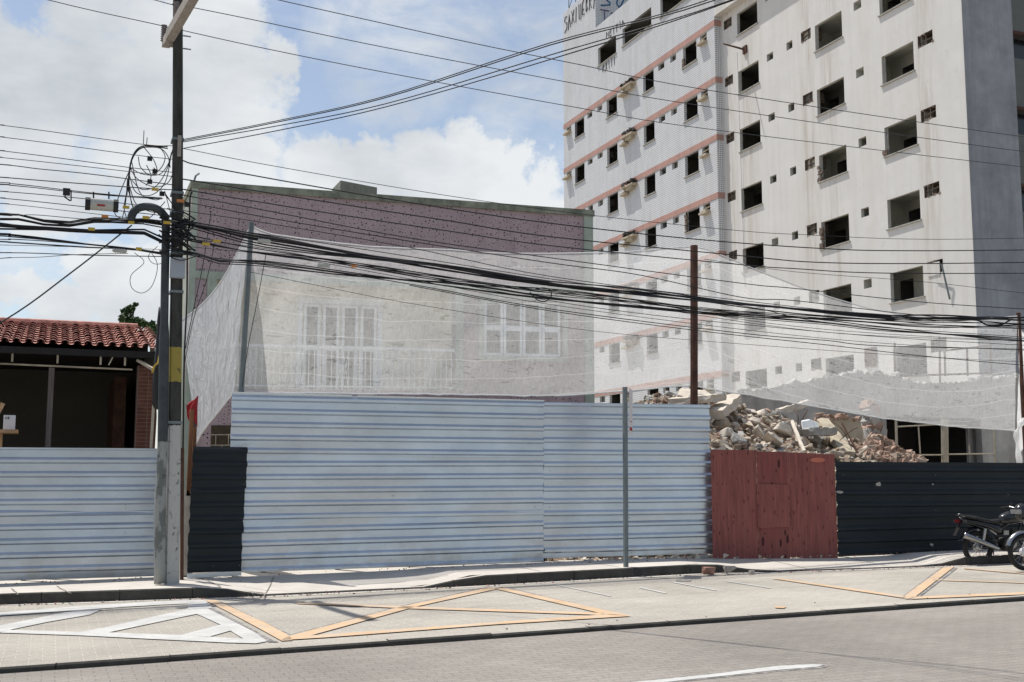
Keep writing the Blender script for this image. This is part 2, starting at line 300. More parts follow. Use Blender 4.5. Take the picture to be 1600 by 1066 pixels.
M['steel'] = mat('galvanised_steel_post', (.17, .20, .21), .5, .3, var=.15, vscale=5)
M['rust'] = mat('rusty_steel', (.10, .05, .035), .85, var=.35, vscale=5)
M['rustlight'] = mat('brown_wood', (.22, .10, .05), .85, var=.3, vscale=4, stretch=(5, 5, .5))
M['cable'] = mat('black_cable', (.016, .017, .019), .55, var=.1)
M['wire'] = mat('aluminium_wire', (.05, .055, .06), .5, .3, var=.1)
M['yellowtag'] = mat('yellow_tag', (.50, .35, .05), .6, var=.1)
M['orangetag'] = mat('orange_tag', (.50, .20, .06), .6, var=.1)
M['closure'] = mat('closure_grey', (.42, .43, .40), .5, var=.08)
M['blackplastic'] = mat('black_plastic', (.02, .02, .022), .5, var=.1)
M['rooftile'] = mat('clay_roof_tile', (.50, .25, .205), .85, var=.35, vscale=7, bump=.3, bscale=30, col2=(.25, .115, .095))
add_color_layer(M['rooftile'], noise_fac(2.6, .5, .7, .5, (1, 1, 1), 9), (.50, .37, .32))
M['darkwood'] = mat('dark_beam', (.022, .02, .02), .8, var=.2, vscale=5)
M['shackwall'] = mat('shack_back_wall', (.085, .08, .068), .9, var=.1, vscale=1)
M['brick'] = mat('bare_brick', (.15, .06, .043), .9, var=.3, vscale=5, bump=.2)
add_color_layer(M['brick'], grid_fac(.2, .075, .012, 'XZ'), (.17, .12, .10))
M['timber'] = mat('pale_timber', (.46, .30, .17), .8, var=.2, vscale=5)
M['greytimber'] = mat('weathered_timber', (.12, .10, .095), .85, var=.3, vscale=5, stretch=(6, 6, .4))
M['paper'] = mat('white_card', (.62, .64, .68), .7, var=.04)
M['redcloth'] = mat('red_cloth', (.36, .03, .035), .8, var=.15, vscale=6)
M['chunk'] = mat('broken_concrete', (.45, .385, .31), .95, var=.25, vscale=4, bump=.6, bscale=22)
M['chunkw'] = mat('broken_plaster', (.60, .54, .46), .95, var=.15, vscale=4, bump=.5, bscale=22)
M['chunkg'] = mat('broken_grey_slab', (.36, .35, .33), .95, var=.2, vscale=4, bump=.5, bscale=22)
M['chunkr'] = mat('broken_red_brick', (.42, .29, .225), .95, var=.35, vscale=7, bump=.6, bscale=22)
M['dirt'] = mat('rubble_dirt', (.27, .205, .155), .97, var=.4, vscale=5, bump=.8, bscale=15)
M['ruin'] = mat('ruin_render', (.46, .45, .42), .95, var=.2, vscale=1.5, bump=.4, bscale=9, streak=.4, streak_col=(.16, .15, .13))
add_color_layer(M['ruin'], noise_fac(1.2, .5, .68, .6, (1, 1, .6), 9), (.24, .22, .19))
M['ruincream'] = mat('ruin_cream_plaster', (.48, .42, .32), .95, var=.2, vscale=2, bump=.4, bscale=9, streak=.5, streak_col=(.2, .17, .12))
M['frame'] = mat('beige_tube', (.42, .38, .30), .6, var=.15, vscale=6)
M['tyre'] = mat('tyre_rubber', (.022, .022, .022), .8, var=.1)
M['chrome'] = mat('chrome', (.34, .34, .34), .25, 1., var=.08, vscale=6)
M['alu'] = mat('cast_aluminium', (.42, .42, .42), .4, .7, var=.15, vscale=12)
M['gloss'] = mat('black_gloss_paint', (.012, .013, .016), .18, var=.05, spec=.6)
M['seat'] = mat('black_vinyl', (.02, .02, .02), .42, var=.1)
M['engine'] = mat('engine_dark', (.07, .065, .06), .5, .4, var=.3, vscale=14)
M['redlens'] = mat('red_lens', (.10, .01, .01), .25, var=.05)
M['whiteplastic'] = mat('white_plastic', (.75, .76, .78), .35, var=.03)
M['leaf'] = mat('tree_leaf', (.055, .10, .03), .7, var=.4, vscale=3, col2=(.025, .05, .015))
M['bark'] = mat('bark', (.12, .09, .07), .9, var=.3)
M['stone'] = mat('loose_stone', (.42, .38, .34), .9, var=.3, vscale=8, bump=.5)
M['stonered'] = mat('loose_brick_stone', (.42, .23, .18), .9, var=.3, vscale=8, bump=.5)
M['signback'] = mat('sign_plate_face', (.66, .62, .62), .5, var=.1, vscale=10)

def net_mat(name, opacity, line_u=.34, line_v=97., lines=.52, wr=(24, 9), wamp=.06, bstr=.5, crease=.16):
    m = bpy.data.materials.new(name); m.use_nodes = True
    nt = m.node_tree; N = nt.nodes; L = nt.links
    for n in list(N): N.remove(n)
    out = N.new('ShaderNodeOutputMaterial'); mixs = N.new('ShaderNodeMixShader'); tr = N.new('ShaderNodeBsdfTransparent')
    fab = N.new('ShaderNodeMixShader'); df = N.new('ShaderNodeBsdfDiffuse'); tl = N.new('ShaderNodeBsdfTranslucent')
    df.inputs[0].default_value = (.92, .92, .90, 1); tl.inputs[0].default_value = (.92, .92, .90, 1); fab.inputs[0].default_value = .55
    L.new(df.outputs[0], fab.inputs[1]); L.new(tl.outputs[0], fab.inputs[2]); L.new(tr.outputs[0], mixs.inputs[1]); L.new(fab.outputs[0], mixs.inputs[2]); L.new(mixs.outputs[0], out.inputs[0])
    uv = N.new('ShaderNodeUVMap'); uv.uv_map = 'UVMap'
    # wavy seams
    nz = N.new('ShaderNodeTexNoise'); nz.inputs['Scale'].default_value = 1.1; nz.inputs['Detail'].default_value = 4; L.new(uv.outputs[0], nz.inputs[0])
    sp = N.new('ShaderNodeSeparateXYZ'); L.new(uv.outputs[0], sp.inputs[0])
    def line(sock, period, width, wob):
        a = N.new('ShaderNodeMath'); a.operation = 'MULTIPLY_ADD'; L.new(nz.outputs[0], a.inputs[0]); a.inputs[1].default_value = wob; L.new(sock, a.inputs[2])
        d = N.new('ShaderNodeMath'); d.operation = 'DIVIDE'; L.new(a.outputs[0], d.inputs[0]); d.inputs[1].default_value = period
        f = N.new('ShaderNodeMath'); f.operation = 'FRACT'; L.new(d.outputs[0], f.inputs[0])
        l = N.new('ShaderNodeMath'); l.operation = 'LESS_THAN'; L.new(f.outputs[0], l.inputs[0]); l.inputs[1].default_value = width / period; return l.outputs[0]
    l1 = line(sp.outputs[1], line_u, .016, .16); l2 = line(sp.outputs[0], line_v, .014, .05)
    mx = N.new('ShaderNodeMath'); mx.operation = 'MAXIMUM'; L.new(l1, mx.inputs[0]); L.new(l2, mx.inputs[1])
    ml = N.new('ShaderNodeMath'); ml.operation = 'MULTIPLY'; L.new(mx.outputs[0], ml.inputs[0]); ml.inputs[1].default_value = lines
    # creases: stretched noise seen as change of density and as bump
    mp = N.new('ShaderNodeMapping'); mp.inputs['Rotation'].default_value[2] = .55; mp.inputs['Scale'].default_value = (wr[0], wr[1], 1); L.new(uv.outputs[0], mp.inputs[0])
    n2 = N.new('ShaderNodeTexNoise'); n2.inputs['Scale'].default_value = 1; n2.inputs['Detail'].default_value = 7; n2.inputs['Roughness'].default_value = .6; n2.inputs['Distortion'].default_value = .8; L.new(mp.outputs[0], n2.inputs[0])
    mr = N.new('ShaderNodeMapRange'); mr.inputs[1].default_value = .3; mr.inputs[2].default_value = .7; mr.inputs[3].default_value = opacity - wamp; mr.inputs[4].default_value = opacity + wamp; L.new(n2.outputs[0], mr.inputs[0])
    fc = N.new('ShaderNodeMath'); fc.operation = 'MAXIMUM'; L.new(mr.outputs[0], fc.inputs[0]); L.new(ml.outputs[0], fc.inputs[1])
    mp3 = N.new('ShaderNodeMapping'); mp3.inputs['Rotation'].default_value[2] = -.75; mp3.inputs['Scale'].default_value = (3.2, 15, 1); L.new(uv.outputs[0], mp3.inputs[0])
    n3 = N.new('ShaderNodeTexNoise'); n3.inputs['Scale'].default_value = 1; n3.inputs['Detail'].default_value = 3; n3.inputs['Distortion'].default_value = 1.2; L.new(mp3.outputs[0], n3.inputs[0])
    cr3 = N.new('ShaderNodeMapRange'); cr3.inputs[1].default_value = .60; cr3.inputs[2].default_value = .68; cr3.inputs[4].default_value = crease; L.new(n3.outputs[0], cr3.inputs[0])
    sb = N.new('ShaderNodeMath'); sb.operation = 'SUBTRACT'; sb.use_clamp = True; L.new(fc.outputs[0], sb.inputs[0]); L.new(cr3.outputs[0], sb.inputs[1])
    L.new(sb.outputs[0], mixs.inputs[0])
    bp = N.new('ShaderNodeBump'); bp.inputs['Strength'].default_value = bstr; bp.inputs['Distance'].default_value = .05; L.new(n2.outputs[0], bp.inputs['Height'])
    L.new(bp.outputs[0], df.inputs['Normal'])
    va = N.new('ShaderNodeVectorMath'); va.operation = 'ADD'; L.new(bp.outputs[0], va.inputs[0]); va.inputs[1].default_value = (0, 0, -.75)   # round threads scatter the high sun forward
    vn = N.new('ShaderNodeVectorMath'); vn.operation = 'NORMALIZE'; L.new(va.outputs[0], vn.inputs[0]); L.new(vn.outputs[0], tl.inputs['Normal'])
    return m
M['net'] = net_mat('white_net', .385)
M['netthick'] = net_mat('white_net_folded', .90, 3.3, 5.9, .0, (9, 3), .06, 1.6, .0)

# ---------------------------------------------------------------- mesh helpers
COL = S.collection
ORIG = {}
class MB:
    def __init__(s): s.v = []; s.f = []; s.mi = []; s.uv = None; s.sm = False
    def add(s, vs, fs, mi=0):
        o = len(s.v); s.v += [Vector(v) for v in vs]; s.f += [tuple(i + o for i in f) for f in fs]; s.mi += [mi] * len(fs); return s
    def quad(s, a, b, c, d, mi=0): return s.add([a, b, c, d], [(0, 1, 2, 3)], mi)
    def box(s, a, b, mi=0, M_=None):
        x0, y0, z0 = a; x1, y1, z1 = b
        vs = [Vector(p) for p in ((x0, y0, z0), (x1, y0, z0), (x1, y1, z0), (x0, y1, z0), (x0, y0, z1), (x1, y0, z1), (x1, y1, z1), (x0, y1, z1))]
        if M_ is not None: vs = [M_ @ v for v in vs]
        return s.add(vs, [(3, 2, 1, 0), (4, 5, 6, 7), (0, 1, 5, 4), (1, 2, 6, 5), (2, 3, 7, 6), (3, 0, 4, 7)], mi)
    def bar(s, p, q, w, h=None, mi=0, up=(0, 0, 1)):
        p = Vector(p); q = Vector(q); h = h or w; d = (q - p); l = d.length; d.normalize(); u = Vector(up)
        if abs(d.dot(u)) > .98: u = Vector((0, 1, 0))
        a = d.cross(u).normalized(); b = a.cross(d)
        R = Matrix((d, a, b)).transposed().to_4x4(); R.translation = p
        return s.box((0, -w / 2, -h / 2), (l, w / 2, h / 2), mi, R)
    def tube(s, pts, r, n=6, mi=0, cap=True, closed=False):
        pts = [Vector(p) for p in pts]; k = len(pts); rs = r if isinstance(r, (list, tuple)) else [r] * k
        base = len(s.v); prev = None
        for i, p in enumerate(pts):
            if closed: t = pts[(i + 1) % k] - pts[i - 1]
            else: t = pts[min(i + 1, k - 1)] - pts[max(i - 1, 0)]
            t.normalize()
            if prev is None:
                a = t.cross(Vector((0, 0, 1)));
                if a.length < .05: a = t.cross(Vector((0, 1, 0)))
                a.normalize()
            else: a = (prev - t * prev.dot(t)).normalized()
            prev = a; b = t.cross(a)
            for j in range(n):
                an = 2 * math.pi * j / n; s.v.append(p + (a * math.cos(an) + b * math.sin(an)) * rs[i])
        m = k if closed else k - 1
        for i in range(m):
            for j in range(n):
                i2 = (i + 1) % k
                s.f.append((base + i * n + j, base + i * n + (j + 1) % n, base + i2 * n + (j + 1) % n, base + i2 * n + j)); s.mi.append(mi)
        if cap and not closed:
            s.f.append(tuple(base + j for j in reversed(range(n)))); s.mi.append(mi)
            s.f.append(tuple(base + (k - 1) * n + j for j in range(n))); s.mi.append(mi)
        return s
    def prism(s, poly, vec, mi=0):
        """polygon (3d points) extruded along vec"""
        n = len(poly); vec = Vector(vec); vs = [Vector(p) for p in poly] + [Vector(p) + vec for p in poly]
        return s.add(vs, [tuple(range(n)), tuple(n + i for i in reversed(range(n)))] + [(i, n + i, n + (i + 1) % n, (i + 1) % n) for i in range(n)], mi)
    def hull(s, rng, size, M_, mi=0, n=14):
        bm = bmesh.new()
        for _ in range(n):
            v = Vector([rng.choice((-1, 1)) * (.55 + .45 * rng.random()) for _ in range(3)])
            if rng.random() < .3: v *= .8
            bm.verts.new(M_ @ Vector((v.x * size[0] / 2, v.y * size[1] / 2, v.z * size[2] / 2)))
        r = bmesh.ops.convex_hull(bm, input=bm.verts[:]); bmesh.ops.delete(bm, geom=[g for g in r['geom_interior'] if isinstance(g, bmesh.types.BMVert)], context='VERTS')
        bm.verts.index_update(); s.add([v.co.copy() for v in bm.verts], [tuple(v.index for v in f.verts) for f in bm.faces], mi); bm.free(); return s
    def build(s, name, mats, parent=None, smooth=False, origin=None):
        if not isinstance(mats, (list, tuple)): mats = [mats]
        if parent is not None: o = ORIG.get(parent, Vector((0, 0, 0)))
        elif origin is not None: o = Vector(origin)
        else:
            xs = [v.x for v in s.v]; ys = [v.y for v in s.v]; zs = [v.z for v in s.v]
            o = Vector(((min(xs) + max(xs)) / 2, (min(ys) + max(ys)) / 2, min(zs)))
        me = bpy.data.meshes.new(name); me.from_pydata([tuple(v - o) for v in s.v], [], s.f)
        for m in mats: me.materials.append(M[m])
        me.polygons.foreach_set('material_index', s.mi)
        if smooth: me.polygons.foreach_set('use_smooth', [True] * len(s.f))
        if s.uv:
            ul = me.uv_layers.new(name='UVMap')
            for l in me.loops: ul.data[l.index].uv = s.uv[l.vertex_index]
        bm = bmesh.new(); bm.from_mesh(me)
        if not s.uv: bmesh.ops.recalc_face_normals(bm, faces=bm.faces[:])
        bm.to_mesh(me); bm.free()
        ob = bpy.data.objects.new(name, me); COL.objects.link(ob)
        if parent is not None: ob.parent = parent; ORIG[ob] = o
        else: ob.location = o; ORIG[ob] = o
        return ob
def tag(o, label=None, cat=None, group=None, kind=None):
    if label: o['label'] = label
    if cat: o['category'] = cat
    if group: o['group'] = group
    if kind: o['kind'] = kind
    return o
def thing(name, label, cat, loc=(0, 0, 0), group=None):
    o = bpy.data.objects.new(name, None); COL.objects.link(o); o.location = loc; o.empty_display_size = .2
    ORIG[o] = Vector(loc); return tag(o, label, cat, group)
def copy_tree(o, parent=None):
    c = o.copy(); COL.objects.link(c); c.parent = parent
    for ch in o.children: copy_tree(ch, c)
    return c
def lerp(a, b, t): return a + (b - a) * t
def smooth_path(pts, n=8):
    """Catmull-Rom through 3d points"""
    P = [Vector(p) for p in pts]; P = [P[0] * 2 - P[1]] + P + [P[-1] * 2 - P[-2]]; out = []
    for i in range(1, len(P) - 2):
        for k in range(n):
            t = k / n; a, b, c, d = P[i - 1], P[i], P[i + 1], P[i + 2]
            out.append(.5 * ((2 * b) + (c - a) * t + (2 * a - 5 * b + 4 * c - d) * t * t + (3 * b - a - 3 * c + d) * t ** 3))
    out.append(P[-2]); return out
def interp(tbl, x):
    if x <= tbl[0][0]: return tbl[0][1]
    for (a, b), (c, d) in zip(tbl, tbl[1:]):
        if x <= c: return lerp(b, d, (x - a) / (c - a))
    return tbl[-1][1]

# ---------------------------------------------------------------- ground, road, pavement
def gzc(X, dz=0.): return G * max(-60, min(90, X)) + dz
def strip(name, xs, yfun0, yfun1, zfun0, zfun1, m, ny=1, kind='structure', bottom=None):
    mb = MB(); n = len(xs)
    for x in xs:
        for j in range(ny + 1):
            t = j / ny; mb.v.append(Vector((x, lerp(yfun0(x), yfun1(x), t), lerp(zfun0(x), zfun1(x), t))))
    for i in range(n - 1):
        for j in range(ny):
            a = i * (ny + 1) + j; mb.f.append((a, a + ny + 1, a + ny + 2, a + 1)); mb.mi.append(0)
    o = mb.build(name, m, origin=(0, 0, 0)); tag(o, kind=kind); return o
XS = [-60, -20, -8] + [i * .5 - 4 for i in range(64)] + [40, 60, 90]
strip('ground', [-900, -200, -60, 90, 300, 900], lambda x: -400, lambda x: 900, lambda x: gzc(x, -.16), lambda x: gzc(x, -.16), 'lot')
strip('road', XS, lambda x: -40, lambda x: 11.76, lambda x: gzc(x, -.05), lambda x: gzc(x, -.05), 'road')
KY = [(-60, 18.4), (-.6, 17.85), (2.15, 17.25), (2.8, 17.08), (5.4, 16.95), (10.1, 17.05), (11.0, 16.6), (13.5, 16.15), (15.7, 15.85), (40, 14.5), (90, 12.5)]
KR = [(-60, .15), (2.2, .15), (2.9, .025), (5.35, .025), (5.95, .15), (10.2, .15), (10.95, .02), (14.0, .02), (14.6, .14), (90, .15)]
ky = lambda x: interp(KY, x); kr = lambda x: interp(KR, x)
FY = [(-60, 20.5), (-.65, 19.6), (1.66, 19.5), (2.9, 19.15), (8.0, 18.85), (11.0, 18.35), (13.02, 17.45), (17, 17.1), (40, 16), (90, 14)]
fy = lambda x: interp(FY, x)
strip('parking_bay_paving', XS, lambda x: 11.88, lambda x: ky(x), lambda x: gzc(x, -.004), lambda x: gzc(x, -.004), 'bay')
strip('pavement', XS, lambda x: ky(x) + .13, lambda x: fy(x) + .6, lambda x: gzc(x, kr(x) - .003), lambda x: gzc(x, .15), 'concrete', ny=4)
strip('building_lot', XS, lambda x: fy(x) + .6, lambda x: 200, lambda x: gzc(x, .15), lambda x: gzc(x, .15), 'lot', ny=3)
rng = random.Random(3)
def kerb_run(name, x0, x1, seg, y0f, w, topf, base_dz, gap=.012, jit=.006, topm='concrete'):
    mb = MB(); x = x0
    while x < x1:
        l = seg * (1 + rng.uniform(-.1, .1)); a, b = x + gap, min(x + l, x1) - gap; j = rng.uniform(-jit, jit); jz = rng.uniform(-jit, jit)
        k = max(1, int(l / .35)); ch = .018
        for i in range(k):
            p, q = lerp(a, b, i / k), lerp(a, b, (i + 1) / k)
            sec = lambda X: [(X, y0f(X) + j, gzc(X, base_dz)), (X, y0f(X) + j, gzc(X, topf(X) + jz - ch)), (X, y0f(X) + j + ch, gzc(X, topf(X) + jz)), (X, y0f(X) + j + w, gzc(X, topf(X) + jz)), (X, y0f(X) + j + w, gzc(X, base_dz))]
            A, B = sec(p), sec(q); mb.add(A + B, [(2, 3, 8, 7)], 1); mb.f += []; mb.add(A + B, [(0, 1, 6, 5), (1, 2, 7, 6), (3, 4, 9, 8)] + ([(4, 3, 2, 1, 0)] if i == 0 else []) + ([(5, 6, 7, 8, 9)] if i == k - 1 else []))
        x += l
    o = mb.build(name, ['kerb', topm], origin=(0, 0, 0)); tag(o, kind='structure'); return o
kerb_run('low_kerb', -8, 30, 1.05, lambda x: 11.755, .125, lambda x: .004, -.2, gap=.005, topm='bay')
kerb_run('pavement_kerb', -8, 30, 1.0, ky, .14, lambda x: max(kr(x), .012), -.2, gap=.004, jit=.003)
# gutter dust strip along the kerb
strip('gutter_dust', [i * .5 - 4 for i in range(50)], lambda x: ky(x) - .16 - .07 * mnoise.noise((x * .9, 0, 0)), lambda x: ky(x) - .002, lambda x: gzc(x, .0), lambda x: gzc(x, .0), 'concrete')

def marking(name, polys, m, label, dz=.004, pts_fn=None):
    mb = MB()
    for poly in polys:
        P = [onG(x, y, 0) for x, y in poly]; P = [Vector((p.x, p.y, gzc(p.x, dz))) for p in P]
        bm = bmesh.new(); vs = [bm.verts.new(p) for p in P]; f = bm.faces.new(vs); bmesh.ops.triangulate(bm, faces=[f]); bm.verts.index_update()
        mb.add([v.co.copy() for v in bm.verts], [tuple(v.index for v in f.verts) for f in bm.faces]); bm.free()
    o = mb.build(name, m, origin=(0, 0, 0)); tag(o, kind='structure', label=label); return o
zA = lambda L: [(x / 4, 860 + y / 4) for x, y in L]
zB = lambda L: [(230 + x / 4, 860 + y / 4) for x, y in L]
zC = lambda L: [(400 + x / 2.6667, 820 + y / 2.6667) for x, y in L]
zD = lambda L: [(1000 + x / 2.6667, 820 + y / 2.6667) for x, y in L]
marking('white_marking', [
    zA([(-300, 425), (0, 390), (500, 350), (1000, 322), (1290, 310), (1300, 330), (1000, 343), (600, 368), (0, 412), (-300, 447)]),
    zA([(-200, 545), (20, 468), (240, 425), (460, 380), (640, 370), (560, 405), (300, 450), (60, 500), (-160, 570)]),
    zA([(60, 500), (500, 513), (680, 516), (1130, 532), (1520, 555), (1600, 585), (1420, 580), (1000, 560), (500, 535), (-20, 517)]),
    zA([(500, 513), (640, 488), (1170, 370), (1290, 362), (1230, 400), (680, 516)]),
    zA([(1230, 400), (1290, 362), (1600, 520), (1670, 572), (1600, 585), (1520, 555), (1440, 505), (1380, 468)]),
    zA([(1380, 468), (1440, 505), (1300, 545), (1130, 532)]),
    zA([(1180, 330), (1290, 330), (1330, 362), (1170, 372)]),
], 'paint_white', 'white triangular road marking', dz=.006)
marking('old_marking', [zA([(1205, 318), (1250, 316), (1700, 560), (1745, 575), (1680, 575)]), zB([(440, 312), (470, 325), (900, 530), (890, 540)]),
    zC([(140, 460), (600, 340), (960, 260), (975, 264), (600, 346), (145, 467)]), zC([(1010, 260), (1050, 262), (1560, 384), (1480, 368)]),
    zD([(1095, 298), (1255, 178), (1275, 178), (1110, 300)]), zD([(1150, 303), (1310, 180), (1325, 180), (1165, 302)]),
    zD([(150, 225), (215, 228), (210, 237), (150, 235)])], 'paint_old', 'old blacked out lines')
marking('orange_marking', [
    zB([(355, 313), (430, 313), (560, 375), (750, 462), (890, 538), (905, 566), (840, 570), (700, 492), (500, 385)]),
    zC([(105, 484), (140, 465), (600, 345), (960, 265), (1020, 266), (660, 345), (230, 464)]),
    zC([(230, 464), (1480, 374), (1565, 383), (1000, 418), (300, 472), (105, 484)]),
    zC([(985, 266), (1040, 266), (1560, 382), (1480, 380), (1440, 372)]),
    zC([(170, 325), (620, 342), (1450, 370), (1450, 379), (620, 351), (170, 331)]),
    zD([(540, 225), (600, 228), (1108, 300), (1095, 307)]),
    zD([(1095, 304), (1265, 179), (1310, 176), (1140, 308), (1110, 312)]),
    zD([(1130, 303), (1600, 283), (1720, 277), (1720, 288), (1600, 293), (1130, 312)]),
    zD([(1220, 230), (1600, 242), (1600, 245), (1220, 233)]),
    zD([(1350, 182), (1600, 204), (1600, 207), (1350, 185)]),
    zD([(560, 340), (610, 343), (600, 350), (565, 349)]),
], 'paint_orange', 'orange crossed road marking', dz=.008)
marking('bay_line', [zC([(1240, 250), (1250, 249), (1482, 297), (1472, 299)]), zD([(0, 260), (10, 262), (112, 285), (104, 287), (0, 265)]),
    zD([(130, 240), (142, 239), (322, 273), (312, 275)]), zD([(350, 236), (360, 235), (547, 263), (539, 265)])], 'paint_white', 'thin white parking lines')
marking('lane_line', [zD([(-600, 690), (-300, 665), (0, 630), (300, 600), (560, 568), (720, 559), (765, 562), (740, 570), (560, 584), (300, 612), (0, 643), (-300, 680)]),
    zB([(370, 824), (520, 806), (640, 798), (740, 794), (735, 800), (640, 806), (520, 816), (450, 826)])], 'paint_white', 'white lane line', dz=-.044)
marking('lane_line_edge', [zD([(-600, 686), (0, 627), (300, 596), (560, 564), (720, 555), (785, 562), (775, 571), (740, 575), (560, 589), (0, 647), (-600, 696)])], 'paint_old', 'dark edge round the lane line', dz=-.047)
# cracks and joints in the pavement concrete
def pave_line(mb, a, b, w):
    A = onG(*a, .13); B = onG(*b, .13)
    n = 8; P = []
    for i in range(n + 1):
        p = A.lerp(B, i / n); p.x += rng.uniform(-.012, .012); t = (p.y - ky(p.x) - .13) / max(.1, fy(p.x) + .6 - ky(p.x) - .13)
        p.z = lerp(gzc(p.x, kr(p.x)), gzc(p.x, .15), max(0, min(1, t))) + .004; P.append(p)
    d = (B - A).normalized(); s = Vector((d.y, -d.x, 0)) * w / 2
    for p, q in zip(P, P[1:]): mb.quad(p - s, p + s, q + s, q - s)
mb = MB()
for a, b in [((18, 922), (28, 932)), ((88, 918), (110, 930)), ((376, 905), (400, 925)), ((428, 900), (412, 922)), ((306, 902), (345, 916)), ((40, 905), (240, 901)), ((560, 905), (700, 898)), ((100, 908), (160, 904))]: pave_line(mb, a, b, .018)
for X in (-2.2, 7.2, 8.6, 11.8, 13.2):
    A = Vector((X, ky(X) + .16, 0)); B = Vector((X + .02, fy(X) - .1, 0))
    for i in range(6):
        p = A.lerp(B, i / 6); q = A.lerp(B, (i + 1) / 6)
        for w in (p, q): t = (w.y - ky(X) - .13) / (fy(X) + .6 - ky(X) - .13); w.z = lerp(gzc(X, kr(X)), gzc(X, .15), t) + .004
        mb.quad(p + Vector((-.007, 0, 0)), p + Vector((.007, 0, 0)), q + Vector((.007, 0, 0)), q + Vector((-.007, 0, 0)))
o = mb.build('pavement_crack', 'crack', origin=(0, 0, 0)); tag(o, kind='structure')

# ---------------------------------------------------------------- hotel tower
def wall_holes(mb, P, U, V, u0, u1, v0, v1, holes, mi=0):
    """P origin, U and V unit vectors; rectangular holes (ua,ub,va,vb)"""
    us = sorted({u0, u1} | {h[0] for h in holes} | {h[1] for h in holes}); vs = sorted({v0, v1} | {h[2] for h in holes} | {h[3] for h in holes})
    us = [u for u in us if u0 - 1e-6 <= u <= u1 + 1e-6]; vs = [v for v in vs if v0 - 1e-6 <= v <= v1 + 1e-6]
    pt = lambda u, v: P + U * u + V * v
    for va, vb in zip(vs, vs[1:]):
        run = None
        for ua, ub in zip(us, us[1:]):
            cu, cv = (ua + ub) / 2, (va + vb) / 2
            hole = any(h[0] < cu < h[1] and h[2] < cv < h[3] for h in holes)
            if hole:
                if run: mb.quad(pt(run[0], va), pt(run[1], va), pt(run[1], vb), pt(run[0], vb), mi); run = None
            else: run = (run[0], ub) if run else (ua, ub)
        if run: mb.quad(pt(run[0], va), pt(run[1], va), pt(run[1], vb), pt(run[0], vb), mi)
def opening(parent, name, X, ya, yb, za, zb, depth, jambm, room=True, sill=True, slide=0., rg=None, roomm='room'):
    """hole in a wall facing -X: jambs, then an empty room with a dark doorway"""
    mb = MB(); t = .16
    def tunnel(x0, x1, a, b, c, d, mi):
        mb.quad((x0, a, c), (x1, a, c), (x1, a, d), (x0, a, d), mi); mb.quad((x0, b, c), (x0, b, d), (x1, b, d), (x1, b, c), mi)
        mb.quad((x0, a, c), (x0, b, c), (x1, b, c), (x1, a, c), mi); mb.quad((x0, a, d), (x1, a, d), (x1, b, d), (x0, b, d), mi)
    tunnel(X + .002, X + t, ya, yb, za, zb, 0)
    if room:
        A, B, Cc, D = ya - .3, yb + 1.2, za - .9, zb + .32
        x1 = X + t; x2 = X + t + depth
        wall_holes(mb, Vector((x1, 0, 0)), Vector((0, 1, 0)), Vector((0, 0, 1)), A, B, Cc, D, [(ya, yb, za, zb)], 1)
        tunnel(x1, x2, A, B, Cc, D, 1)
        dw = .8; dy = min(B - dw - .1, ya + depth * ya / X + rg.choice((.1, .2, .2, .9))); dh = .9 + rg.uniform(1.05, 1.25)
        wall_holes(mb, Vector((x2, 0, 0)), Vector((0, 1, 0)), Vector((0, 0, 1)), A, B, Cc, D, [(dy, dy + dw, Cc, Cc + dh)], 1)
        tunnel(x2, x2 + 1.5, dy, dy + dw, Cc, Cc + dh, 2); mb.quad((x2 + 1.5, dy, Cc), (x2 + 1.5, dy + dw, Cc), (x2 + 1.5, dy + dw, Cc + dh), (x2 + 1.5, dy, Cc + dh), 2)
    else:
        tunnel(X + t, X + t + depth, ya, yb, za, zb, 1); mb.quad((X + t + depth, ya, za), (X + t + depth, yb, za), (X + t + depth, yb, zb), (X + t + depth, ya, zb), 1)
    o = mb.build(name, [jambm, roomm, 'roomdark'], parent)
    if sill:
        s = MB(); s.box((X - .07, ya - .07, za - .05), (X + t * .8, yb + .07, za + .002)); s.build('sill', 'sill', o)
    return o
hotel = thing('abandoned_hotel', 'tall stripped hotel block with empty windows, a white tiled wing and a cream wing', 'building', (38, 45, .8))
rg = random.Random(11)
ST = 3.045
XT, XC = 31.0, 31.4
YC0, YC1, YT1 = 33.35, 50.35, 69.6
tile_holes = []; cream_holes = []
def jit(v, a=.03): return v + rg.uniform(-a, a)
tile_specs = []; cream_specs = []
for k in range(0, 8):
    zt = 25.20 - ST * k
    for (nm, ya, yb, h, dp) in [('window', 52.18, 53.6, 1.14, 3), ('vent_opening', 54.37, 55.02, .37, .6), ('vent_opening', 55.71, 56.42, .37, .6), ('window', 56.95, 58.24, 1.12, 3),
                            ('cooler_opening', 51.12, 51.8, .45, .45), ('window', 61.63, 63.06, 1.16, 3), ('vent_opening', 63.68, 64.4, .36, .6), ('vent_opening', 65.15, 65.87, .37, .6),
                            ('window', 66.35, 67.8, 1.14, 3), ('cooler_opening', 68.37, 69.18, .4, .45), ('cooler_opening', 60.2, 60.85, .4, .45)]:
        z1 = zt - .04; tile_specs.append((nm, ya, yb, z1 - h, z1, dp, k))
for (ya, yb, za, zb) in [(61.66, 64.2, 27.72, 28.9), (57.14, 60.8, 27.8, 28.88), (51.2, 56.06, 27.8, 28.88)]: tile_specs.append(('window', ya, yb, za, zb, 3.2, -1))
tile_holes = [(s[1], s[2], s[3], s[4]) for s in tile_specs]
